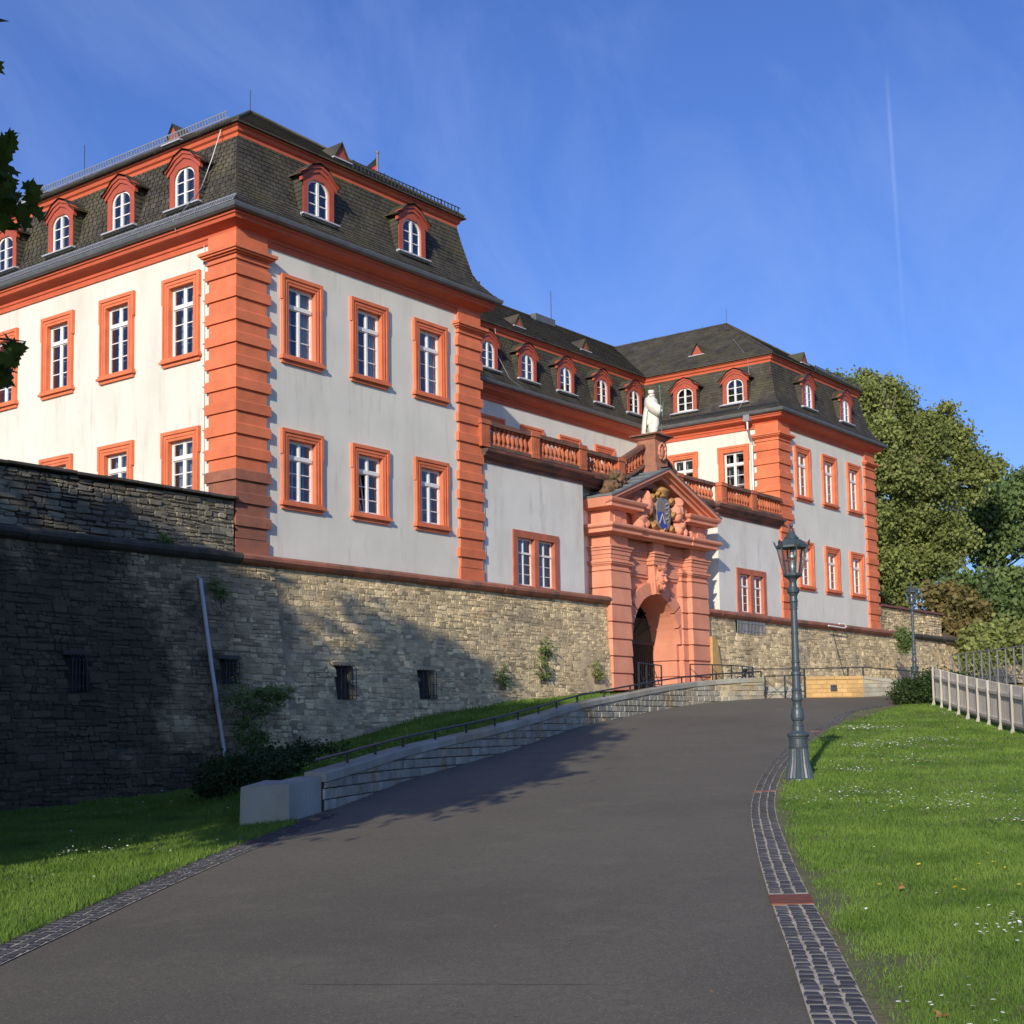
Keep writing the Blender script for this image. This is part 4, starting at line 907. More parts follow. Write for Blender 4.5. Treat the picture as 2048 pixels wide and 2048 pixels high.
for k in range(16):
    t0, t1 = 2*math.pi*k/16, 2*math.pi*(k+1)/16
    for r0, r1 in ((.13, .16), (.045, .07)): q.add([(PX-.17+r*math.cos(t), y, 3.66+r*math.sin(t)) for y in (AY-.085, AY-.06) for t in (t0, t1) for r in (r0, r1)], [(0, 1, 3, 2), (1, 5, 7, 3), (0, 2, 6, 4)])
for k in range(6): t = math.pi*k/3; q.beam((PX-.17+.05*math.cos(t), AY-.075, 3.66+.05*math.sin(t)), (PX-.17+.14*math.cos(t), AY-.075, 3.66+.14*math.sin(t)), .025, .02)
inst('wheel_emblem', q.mesh('wheel_emblem', mat('silver_paint', (.36, .34, .33), .5)), AO)
q = MB(); q.X = ARM; q.tube([(PX-.28, AY-.08, 3.02), (PX-.12, AY-.085, 3.38), (PX+.02, AY-.08, 3.05)], .03, 6)
for z in (3.2, 3.4, 3.6, 3.75): q.tube([(PX+.08, AY-.07, z), (PX+.17, AY-.10, z+.06), (PX+.27, AY-.07, z-.02), (PX+.2, AY-.07, z-.09)], .028, 6)
inst('shield_charges', q.mesh('shield_charges', mat('silver_paint', (.36, .34, .33), .5)), AO)
q = MB(); q.X = ARM; q.lathe([(.24, 0), (.26, .05), (.24, .1), (.33, .2), (.36, .26), (.22, .36), (.05, .42)], 12, (PX, AY+.1, 4.02), flute=.12)
for k in range(7): a = math.pi*(k/6); q.ball((PX+.34*math.cos(a), AY+.1-.15*math.sin(a), 4.27), .06, 6)
q.build('carved_crown', gold, GW, smooth=True)
# two heraldic lions
for sg in (-1, 1):
    def L_(x, y, z): return (PX+sg*(x*1.15+.12), AY+y, z)
    V = [L_(1.05, .15, 3.15), L_(.98, .08, 3.45), L_(.93, .0, 3.72), L_(.86, -.10, 3.98), L_(.80, -.20, 4.02),       # haunch, belly, chest, head, muzzle
         L_(.78, -.04, 3.62), L_(.58, -.06, 3.66), L_(.86, -.02, 3.42), L_(.62, -.08, 3.38),                            # forelegs
         L_(.95, .02, 2.92), L_(.80, -.02, 2.76), L_(1.22, .06, 3.0), L_(1.30, .02, 2.78), L_(1.12, -.02, 2.76),        # hind legs
         L_(1.32, .15, 3.25), L_(1.42, .15, 3.5), L_(1.30, .1, 3.72), L_(1.42, .08, 3.86)]                               # tail
    E_ = [(0, 1), (1, 2), (2, 3), (3, 4), (2, 5), (5, 6), (1, 7), (7, 8), (0, 9), (9, 10), (0, 11), (11, 12), (12, 13), (0, 14), (14, 15), (15, 16), (16, 17)]
    Rr = [.20, .17, .20, .17, .09, .10, .07, .09, .07, .12, .08, .14, .08, .06, .05, .04, .045, .08]
    lion = skin_obj('carved_lion', V, E_, Rr, portal_m, GW)
    tx2 = bpy.data.textures.get('curl') or bpy.data.textures.new('curl', 'CLOUDS'); tx2.noise_scale = .07; d2_ = lion.modifiers.new('d', 'DISPLACE'); d2_.texture = tx2; d2_.strength = .09; d2_.texture_coords = 'GLOBAL'; lion.modifiers['sub'].levels = lion.modifiers['sub'].render_levels = 2
    q = MB()
    for k in range(30):
        t = rnd.uniform(0, 6.28); u = rnd.uniform(-.2, 1); rr = .2
        q.ball(L_(.90+rr*math.cos(t)*.9, .0-rr*.5*abs(math.sin(u*3))-.02, 3.78+rr*1.15*math.sin(t)), rnd.uniform(.04, .065), 5)
    inst('carved_mane', q.mesh('carved_mane', portal_m, True), lion)
# grotesque mask on the keystone
q = MB(); q.prism([(PX-.34, 1.46), (PX-.26, .36), (PX+.26, .36), (PX+.34, 1.46)][::-1], 'y', -.26, .1); K = q.build('keystone', portal_m, GW)
q = MB(); ym = -.30; q.ball((PX, ym, .93), .25, 12, (1, .85, 1.75)); q.ball((PX, ym-.22, .93), .065, 8, (.9, 1.1, 1.6)); q.ball((PX, ym-.26, .86), .07, 8)
for sg in (-1, 1):
    q.ball((PX+sg*.11, ym-.19, 1.08), .075, 8, (1.2, .7, .6)); q.ball((PX+sg*.14, ym-.15, .86), .085, 8); q.ball((PX+sg*.25, ym, .95), .07, 8, (.5, 1, 1.6)); q.tube([(PX+sg*.03, ym-.2, .80), (PX+sg*.14, ym-.22, .76), (PX+sg*.2, ym-.1, .84)], .03, 6)
    for k in range(4): q.tube([(PX+sg*(.04+.05*k), ym-.16+.03*k, .70), (PX+sg*(.05+.06*k), ym-.18+.04*k, .58), (PX+sg*(.03+.05*k), ym-.12+.03*k, .48)], .032, 5)
q.ball((PX, ym-.17, .74), .075, 8, (1.5, .6, .45)); q.ball((PX, ym-.17, .65), .08, 8)
for k in range(7): q.tube([(PX+(-3+k)*.075, ym-.1, 1.24), (PX+(-3+k)*.085, ym-.12, 1.38), (PX+(-3+k)*.06, ym-.03, 1.46)], .035, 5)
inst('carved_mask', q.mesh('carved_mask', portal_m, True), K)
# gate leaf and passage
q = MB(); q.box(PX-2.4, PX+2.4, 1.201, 6, -3.4, -3.38); q.box(PX-2.4, PX-2.35, 1.21, 6, -3.4, 1); q.box(PX+2.35, PX+2.4, 1.21, 6, -3.4, 1); q.box(PX-2.4, PX+2.4, 1.21, 6, .95, 1.0); q.box(PX-2.4, PX+2.4, 5.9, 6, -3.4, 1); q.build('passage', black, GW)
q = MB()
for k in range(23): x = PX-1.6+3.2*k/22; q.box(x-.025, x+.025, 1.10, 1.14, -3.36, -1.45)
q.box(PX-1.68, PX+1.68, 1.08, 1.15, -1.45, -1.33); q.box(PX-1.68, PX+1.68, 1.09, 1.145, -3.32, -3.2); q.box(PX-.05, PX+.05, 1.07, 1.15, -3.3, -1.4)
for k in range(1, 8): a = math.pi*k/8; q.beam((PX+.2*math.cos(a), 1.12, -1.33+.2*math.sin(a)), (PX+1.66*math.cos(a), 1.12, -1.32+1.62*math.sin(a)), .03)
q.build('iron_gate', gate_m, GW)
# weathered figures resting on the gable slopes
def lump(name, cx, cy, cz, sg, label, sc=1):
    V = [(0, 0, 0), (.1, 0, .32), (.16, -.02, .62), (.2, -.03, .86), (-.25, -.08, .30), (-.5, -.1, .05), (-.15, .1, .15), (-.55, .05, -.05), (.42, -.05, .45), (.6, -.1, .62), (.5, .05, .1), (.8, 0, .35), (.95, 0, .2)]
    E_ = [(0, 1), (1, 2), (2, 3), (1, 4), (4, 5), (0, 6), (6, 7), (2, 8), (8, 9), (0, 10), (10, 11), (11, 12)]
    Rr = [.26, .24, .17, .19, .16, .12, .18, .12, .15, .2, .22, .22, .15]
    o = skin_obj('reclining_figure', [(sg*x*sc, y, z*sc) for x, y, z in V], E_, [r*sc for r in Rr], mossy, None, T(cx, cy, cz), 3)
    tx = bpy.data.textures.get('lump') or bpy.data.textures.new('lump', 'CLOUDS'); tx.noise_scale = .12
    dd_ = o.modifiers.new('d', 'DISPLACE'); dd_.texture = tx; dd_.strength = .24; dd_.texture_coords = 'GLOBAL'
    tag(o, label, 'sculpture', 'weathered figures on the gable')
    return o
lump('a', PX-3.05, -.25, 3.84, 1, 'mossy weathered stone figure reclining on the left slope of the gateway gable', 1.05)
lump('b', PX+3.1, .1, 3.85, -1, 'mossy weathered stone figure half hidden behind the right slope of the gateway gable', .75)
# pedestal and statue
SX, SY = 21.05, .05
ped = thing('statue_pedestal', (SX, SY, 5.0), 'carved reddish stone pedestal above the gateway gable', 'pedestal')
q = MB(); q.lathe([(.74, 0), (.74, .25), (.66, .30), (.60, .40), (.60, 1.1), (.55, 1.3), (.66, 1.36), (.70, 1.46)], 4, (SX, SY, 5.0), rot=math.pi/4); q.build('pedestal_shaft', mat('pedestal_stone', (.36, .16, .10), .9, .2, 4, .01, 30, stain=[(3, .5, .68, (.2, .12, .08), .6)]), ped)
q = MB(); q.box(SX-.62, SX+.62, SY-.62, SY+.62, 6.46, 6.52); q.box(SX-.52, SX+.52, SY-.52, SY+.52, 6.40, 6.46); q.build('pedestal_cap', railm, ped)
q = MB()
for k in range(10): t = 2*math.pi*k/10; q.tube([(SX+.25*math.cos(t), SY-.46, 5.85+.33*math.sin(t)), (SX+.25*math.cos(t+.7), SY-.48, 5.85+.33*math.sin(t+.7))], .05, 6)
q.ball((SX, SY-.43, 5.85), .2, 8, (1, .4, 1.3)); q.build('carved_wreath', portal_m, ped, smooth=True)
st = thing('bishop_statue', (SX, SY, 6.52), 'white stone statue of a cloaked bearded man holding a staff above the gateway', 'statue')
SM = T(SX, SY, 6.52) @ RZ(.75)
V = [(0, 0, .86), (0, .0, 1.06), (0, .01, 1.27), (0, 0, 1.40), (0, -.02, 1.50),
     (.09, 0, .78), (.12, -.03, .46), (.11, .0, .10), (.12, -.15, .05), (-.10, 0, .78), (-.15, -.10, .46), (-.13, -.02, .10), (-.16, -.19, .05),
     (.20, 0, 1.28), (.33, -.05, 1.05), (.20, -.30, 1.10), (.12, -.36, 1.18), (-.20, 0, 1.28), (-.34, -.02, 1.04), (-.37, -.22, .92), (-.37, -.30, .93)]
E_ = [(0, 1), (1, 2), (2, 3), (3, 4), (0, 5), (5, 6), (6, 7), (7, 8), (0, 9), (9, 10), (10, 11), (11, 12), (2, 13), (13, 14), (14, 15), (15, 16), (2, 17), (17, 18), (18, 19), (19, 20)]
Rr = [.14, .12, .145, .06, .055, .10, .075, .05, .045, .10, .075, .05, .045, .08, .065, .05, .045, .08, .065, .05, .045]
skin_obj('body', V, E_, Rr, statue_m, st, SM, 2)
q = MB(); prof = []; n = 36
for (z, r, e) in ((.40, .30, .16), (.55, .27, .14), (.72, .225, .10), (.90, .17, .04), (.95, .165, .0), (.97, .185, .0), (1.01, .185, .0), (1.03, .165, .0), (1.12, .185, .03), (1.24, .195, .0), (1.32, .13, 0), (1.37, .075, 0)):
    prof.append([(r*(1+e*math.sin(k*math.pi*2/n*9))*math.cos(2*math.pi*k/n)*1.05, r*(1+e*math.sin(k*math.pi*2/n*9))*math.sin(2*math.pi*k/n)*.8, z) for k in range(n)])
q.add([p for r in prof for p in r], [(i*n+k, i*n+(k+1) % n, (i+1)*n+(k+1) % n, (i+1)*n+k) for i in range(len(prof)-1) for k in range(n)]+[tuple(range(n-1, -1, -1))])
inst('robe', q.mesh('robe', statue_m, True), st, SM)
q = MB(); rows = []; KN = 24
for (z, r, a, off_) in ((.02, .34, .85, .10), (.4, .32, .9, .08), (.8, .28, .95, .06), (1.08, .26, 1.1, .03), (1.24, .25, 1.4, .0), (1.33, .17, 1.7, .0)):
    for yo in (0, .03): rows.append([((r+yo)*(1+.10*math.sin(k*1.9+z))*math.sin(-a+2*a*k/KN), off_+(r+yo)*.75*(1+.10*math.sin(k*1.9+z))*math.cos(-a+2*a*k/KN), z) for k in range(KN+1)])
K1 = KN+1; ou = rows[1::2]; inn = rows[0::2]; vs = [p for r in ou for p in r]+[p for r in inn for p in r]; m_ = len(ou)*K1
q.add(vs, [(i*K1+k, (i+1)*K1+k, (i+1)*K1+k+1, i*K1+k+1) for i in range(len(ou)-1) for k in range(KN)]+[(m_+i*K1+k, m_+i*K1+k+1, m_+(i+1)*K1+k+1, m_+(i+1)*K1+k) for i in range(len(ou)-1) for k in range(KN)]+[(i*K1+e, m_+i*K1+e, m_+(i+1)*K1+e, (i+1)*K1+e)[::(1 if e else -1)] for i in range(len(ou)-1) for e in (0, KN)])
inst('cloak', q.mesh('cloak', statue_m, True), st, SM)
q = MB(); q.ball((0, -.04, 1.56), .112, 12, (.88, 1, 1.22)); q.ball((0, -.155, 1.56), .024, 6, (.9, 1.2, 1.8)); q.ball((0, -.12, 1.46), .075, 8, (.9, .8, 1.6)); q.tube([(0, -.13, 1.44), (0, -.15, 1.33), (0, -.11, 1.25)], [.055, .045, .01], 8)
for e in (-1, 1): q.ball((e*.04, -.135, 1.595), .016, 6); q.ball((e*.10, -.03, 1.56), .03, 6, (.5, 1, 1.4)); q.tube([(e*.015, -.14, 1.625), (e*.07, -.125, 1.62)], .012, 5)
q.lathe([(.105, 0), (.125, .02), (.12, .05), (.14, .13), (.06, .12), (.03, .16)], 12, (0, -.03, 1.66), flute=.14)
for k in range(9): a_ = 2*math.pi*k/9; q.ball((.11*math.cos(a_), -.02+.11*math.sin(a_), 1.60-.05*(math.sin(a_) > .2)), .04, 6)
inst('head', q.mesh('head', statue_m, True), st, SM)
for sx, hx, hy, hz in ((1, .12, -.38, 1.19), (-1, -.37, -.33, .93)):
    q = MB(); q.ball((hx, hy, hz), .045, 8, (.7, 1, 1))
    for k in range(4): q.tube([(hx+sx*.02, hy-.03, hz-.035+.024*k), (hx-sx*.02, hy-.065, hz-.035+.024*k), (hx-sx*.05, hy-.04, hz-.035+.022*k)], .012, 5)
    q.tube([(hx-sx*.02, hy, hz+.04), (hx-sx*.05, hy-.03, hz+.03)], .013, 5); inst('hand', q.mesh('hand', statue_m, True), st, SM)
q = MB(); q.tube([(.13, -.42, .05), (.10, -.42, 1.15), (.07, -.38, 1.93)], .016, 6); q.ball((.07, -.38, 1.97), .05, 8)
inst('staff', q.mesh('staff', mat('verdigris', (.10, .22, .15), .7)), st, SM)
q = MB(); q.tube([(-.37, -.37, .70), (-.37, -.38, .95), (-.42, -.40, 1.18), (-.36, -.42, 1.27)], .022, 6); inst('palm_frond', q.mesh('palm_frond', mat('verdigris', (.10, .22, .15), .7)), st, SM)
q = MB(); q.box(-.36, .36, -.34, .36, 0, .06); inst('statue_base', q.mesh('statue_base', statue_m), st, SM)

# ================================================================== FORTRESS WALL
FW = thing('fortress_wall', (10, -.6, -5), 'long battered rubble stone fortress wall carrying the building, dark and shaded at its left end', 'stone wall')
def bat(x): return float(np.interp(x, [-30, 4, 16, 17, 24, 28, 80], [.15, .15, .05, .05, .05, .07, .07]))
def fy(x, z): return -.16-bat(x)*(-.2-z)
def rubble(name, parent, x0, x1, zfun0, z1, yf, mt, rh=(.10, .19), rw=(.16, .46), proud=(.008, .04), skip=None, nind=0, gap=.014, smooth_p=None, uneven=True):
    """coursed rubble on a plane facing -Y; returns nothing. Biggest/nearest stones as single parts"""
    items = []; rs = random.Random(len(name)+int(x0*7)); px = x0
    while px < x1:
        pw = rs.uniform(1.1, 2.6); pe = min(px+pw, x1)
        if x1-pe < .6: pe = x1
        z = z1-rs.uniform(0, .03); zmin = min(zfun0(px), zfun0(pe), zfun0((px+pe)/2))-.1; sc_ = rs.uniform(.85, 1.2)
        while z > zmin:
            h = rs.uniform(*rh)*sc_; x = px-rs.uniform(0, .12); ph = rs.random()*6
            while x < pe-.05:
                w_ = rs.uniform(*rw)*(1.2 if h > sum(rh)/2 else .8)
                if x+w_ > x1: w_ = x1-x
                xc = x+w_/2
                if w_ > .05 and x > x0-.01 and z-h*.5 > zfun0(xc)-.1 and not (skip and skip(xc, z-h/2)):
                    wob = .02*math.sin(xc*2.3+ph); r_ = rs.random()
                    if r_ < .22 and h > .11: f_ = rs.uniform(.35, .65); items.append((x, w_, z+wob, h*f_)); items.append((x, w_, z-h*f_+wob, h*(1-f_)))
                    else: items.append((x, w_, z+wob, h))
                x += w_
            z -= h
        px = pe
    items.sort(key=lambda q: -(q[1]*q[3])/((q[0]-CAM.x)**2+CAM.y**2))
    big = MB(); lows = []
    def stone_geo(mb, x, w_, z, h):
        g_ = gap*rs.uniform(.6, 1.5); x0_, x1_, z0_, z1_ = x+g_/2, x+w_-g_/2, z-h+g_/2, z-g_/2
        if x1_-x0_ < .03 or z1_-z0_ < .02: return
        p = rs.uniform(*proud); j = lambda a: rs.uniform(-a, a); s_ = min(.03, h*.2); y_ = lambda X, Z, o: yf(X, Z)-o
        # eight-sided front face so that corners are knocked off
        cx, cz = min(.035, w_*.18), min(.03, h*.28)
        o8 = [(x0_+cx, z0_), (x1_-cx, z0_), (x1_, z0_+cz), (x1_, z1_-cz), (x1_-cx, z1_), (x0_+cx, z1_), (x0_, z1_-cz), (x0_, z0_+cz)]
        jj = min(.016, h*.12); o8 = [(a+j(jj*1.3), b+j(jj)) for a, b in o8]; mx_, mz_ = (x0_+x1_)/2, (z0_+z1_)/2
        i8 = [(a+(mx_-a)*min(.3, s_/w_*1.3), b+(mz_-b)*min(.35, s_/h)) for a, b in o8]
        tl = j(.008)
        vs = [(a, y_(a, b, -.03), b) for a, b in o8]+[(a, y_(a, b, p*.45), b) for a, b in o8]+[(a, y_(a, b, p+tl*(a-mx_)/w_+j(.003)), b) for a, b in i8]
        mb.add(vs, [tuple(range(16, 24))]+[(k+r*8, (k+1) % 8+r*8, (k+1) % 8+(r+1)*8, k+(r+1)*8) for r in (0, 1) for k in range(8)])
    for i, (x, w_, z, h) in enumerate(items):
        tnt = min(1, max(0, rs.gauss(.5, .25)))
        if i < nind:
            m1 = MB(); m1.tt = tnt; stone_geo(m1, x, w_, z, h)
            if m1.v: m1.build('stone', reds if rs.random() < .012 else mt, parent)
        else: big.tt = tnt; stone_geo(big, x, w_, z, h)
    if big.v: o = big.build('stone', mt, parent); o['kind'] = 'stuff'
# barred openings: (x0,x1,z0,z1)
BARS = [(-5.65, -5.1, -3.7, -2.85), (-1.05, -.45, -3.5, -2.8), (3.05, 3.8, -3.8, -2.85), (6.6, 7.35, -3.75, -2.88)]
GR = [(26.9, 29.35, -.80, -.26)]
def inop(x, z): return any(a-.06 < x < b+.06 and c-.04 < z < d+.04 for a, b, c, d in BARS+GR)
q = MB()
xs = sorted(set([-40, -30, -20, -12, 15, 18.0, 23.7, 24, 30, 40, 60, 80]+[v for b in BARS+GR for v in b[:2]]+list(range(-10, 15, 2)))); zs_ = sorted(set([-7.2, -6, -5, -4.5, -2, -1, -.15]+[v for b in BARS+GR for v in b[2:]]))
for i in range(len(xs)-1):
    for k in range(len(zs_)-1):
        a, b, c_, d_ = xs[i], xs[i+1], zs_[k], zs_[k+1]
        if any(B_[0] < (a+b)/2 < B_[1] and B_[2] < (c_+d_)/2 < B_[3] for B_ in BARS+GR) or 17.9 < (a+b)/2 < 23.75: continue
        q.quad((a, fy(a, c_), c_), (b, fy(b, c_), c_), (b, fy(b, d_), d_), (a, fy(a, d_), d_))
for (a, b, c_, d_) in BARS+GR:
    dp = .24; y0 = lambda X, Z: fy(X, Z)
    q.quad((a, y0(a, c_), c_), (a, y0(a, d_), d_), (a, y0(a, d_)+dp, d_), (a, y0(a, c_)+dp, c_)); q.quad((b, y0(b, d_), d_), (b, y0(b, c_), c_), (b, y0(b, c_)+dp, c_), (b, y0(b, d_)+dp, d_))
    q.quad((a, y0(a, d_), d_), (b, y0(b, d_), d_), (b, y0(b, d_)+dp, d_), (a, y0(a, d_)+dp, d_)); q.quad((a, y0(a, c_)+dp, c_), (b, y0(b, c_)+dp, c_), (b, y0(b, c_), c_), (a, y0(a, c_), c_))
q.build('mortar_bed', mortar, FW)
for (a, b, c_, d_) in BARS:
    q = MB(); q.quad((a, fy(a, c_)+.235, c_), (b, fy(b, c_)+.235, c_), (b, fy(b, d_)+.235, d_), (a, fy(a, d_)+.235, d_)); q.build('dark_opening', mat('old_shutter', (.045, .034, .026), .9, .3, 4), FW)
    q = MB(); hy = fy(a, c_)-.06
    for k in range(5): x = a+.08+(b-a-.16)*k/4; q.tube([(x, hy+.12, d_+.02), (x, hy-.02, d_-.08), (x, hy-.02, c_+.03), (x, hy+.1, c_-.02)], .012, 5)
    for z in (c_+.12, (c_+d_)/2, d_-.12): q.tube([(a-.03, hy-.01, z), (b+.03, hy-.01, z)], .010, 5)
    q.build('window_bars', iron, FW)
    q = MB(); q.box(a-.05, b+.05, fy(a, d_)-.05, fy(a, d_)+.2, d_, d_+.10); q.build('stone_lintel', cordon_dark if a < 1 else mortar, FW)
for (a, b, c_, d_) in GR:
    q = MB(); q.quad((a, .18, c_), (b, .18, c_), (b, .18, d_), (a, .18, d_)); q.build('dark_opening', black, FW)
    q = MB(); hy = fy(a, c_)-.05
    for k in range(20): x = a+.03+(b-a-.06)*k/19; q.box(x-.012, x+.012, hy-.012, hy+.012, c_-.02, d_+.01)
    for z in (c_+.1, c_+.42): q.box(a, b, hy-.02, hy, z-.012, z+.012)
    q.box((a+b)/2-.10, (a+b)/2+.10, .0, .15, c_, d_); q.build('window_bars', steel, FW)
zb_ = lambda x: wbz(x)-.1
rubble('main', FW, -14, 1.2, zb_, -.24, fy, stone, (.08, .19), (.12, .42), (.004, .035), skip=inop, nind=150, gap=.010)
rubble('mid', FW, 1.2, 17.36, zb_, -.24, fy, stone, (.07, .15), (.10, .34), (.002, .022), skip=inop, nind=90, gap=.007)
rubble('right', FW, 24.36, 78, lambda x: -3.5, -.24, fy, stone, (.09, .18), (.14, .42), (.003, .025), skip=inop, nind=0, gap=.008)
# cordon (roll moulding) laid in single stones
def cordon(x0, x1, y=0, drop=0):
    x = x0
    while x < x1:
        w_ = rnd.uniform(1.0, 1.7); e = min(x+w_, x1); q = MB(); r = rnd.uniform(-.008, .008)
        prof = [(0, -.26), (.10, -.25), (.20, -.20), (.27, -.12), (.27, -.04), (.21, .02), (.10, .045), (-.05, .05)]
        q.add([(X, y-o-.08+r, z+r+drop) for X in (x+.008, e-.008) for o, z in prof], [(k, k+1, k+9, k+8)[::-1] for k in range(7)]+[tuple(range(8)), tuple(range(15, 7, -1))])
        dark = x < -1.5 or x > 44
        q.build('cordon_stone', cordon_dark if dark else cordon_m, FW, label='blackened cordon stone' if dark else None); x = e
cordon(-16, 17.38, -.06); cordon(24.32, 76, -.06)
# niche returns of the fortress wall beside the gateway (yellow sandstone quoins)
q = MB(); q.prism([(24.36, -3.5), (25.25, -3.5), (25.0, -2.2), (24.75, -1.2), (24.36, -1.1)], 'y', -.50, 1.0); q.build('gate_jamb_stone', yellow, FW)
# upper wall left
UW = thing('parapet_wall', (-6, -.1, 0), 'rough rubble parapet wall with dark cap stones in front of the left pavilion', 'stone wall')
q = MB(); q.box(-18, -.16, -.08, .9, .03, 1.40); q.build('mortar_bed', mortar, UW)
rubble('uw', UW, -14, -.20, lambda x: .05, 1.40, lambda x, z: -.09, mat('rubble_grey', (.22, .20, .145), .95, .25, 1.3, .02, 18, tint=.5, col2=(.15, .13, .10), c2s=.6, fine=.1, stain=[(.6, .5, .68, (.06, .055, .045), .8), (1.6, .60, .7, (.12, .12, .05), .5)], sstretch=(1, 1, 1.2)), (.08, .16), (.14, .42), (.01, .06), nind=60, gap=.02)
x = -16
while x < -.2:
    w_ = rnd.uniform(.6, 1.0); e = min(x+w_, -.12); q = MB(); z = 1.44+rnd.uniform(-.01, .012); q.cham(x+.006, e-.006, -.26, .95, z, z+.075, .012); q.build('cap_stone', cordon_dark, UW); x = e
UR = thing('garden_wall', (46, -.1, 0), 'pale rubble wall with reddish tile cap to the right of the building', 'stone wall')
q = MB(); q.box(42.1, 50.2, -.08, .5, .03, 1.2); q.build('mortar_bed', mortar, UR)
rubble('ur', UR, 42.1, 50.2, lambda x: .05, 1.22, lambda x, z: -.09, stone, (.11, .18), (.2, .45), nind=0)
x = 42.05
while x < 50.3: q = MB(); q.prism([(-.25, 1.22), (.2, 1.42), (.65, 1.22)], 'x', x+.01, x+.42); q.build('cap_tile', brick_tile, UR); x += .43
# mossy earthen cap on the outer wall beyond the pavilion
q = MB(); q.prism([(-.30, .02), (.3, .32), (1.5, .45), (1.5, -.3), (-.3, -.3)], 'x', 50.3, 78); q.build('weathered_wall_cap', mat('wall_cap_moss', (.13, .10, .075), .95, .3, 1.2, .04, 9, stain=[(.8, .45, .6, (.17, .07, .03), .7)], sstretch=(1, 1, 1)), FW)

# wall pipe on the shaded wall
WPp = MB(); WPp.tube([(-1.5, fy(-1.5, -.75)+.05, -.7), (-1.5, fy(-1.5, -.75)-.1, -.78), (-1.42, fy(-1.4, -3)-.1, -3), (-1.25, fy(-1.2, -5.5)-.10, -5.5)], .055, 8)
o = WPp.build('drain_pipe', steel, None); tag(o, 'galvanised drain pipe running down the shaded stone wall', 'pipe')
q = MB(); q.tube([(36.2, -.52, .02), (36.7, -.56, .03), (36.85, -.58, -.08), (36.7, -.56, -.16), (35.0, -.55, -.13)], .035, 6); o = q.build('pipe_stub', white); tag(o, 'short white bent pipe on the cordon below the right pavilion', 'pipe')
q = MB(); q.tube([(35.6, -.45, -.3), (36.4, -.75, -3.0)], .014, 4); o = q.build('hanging_cable', iron); tag(o, 'thin dark cable hanging down the wall below the right pavilion', 'cable')

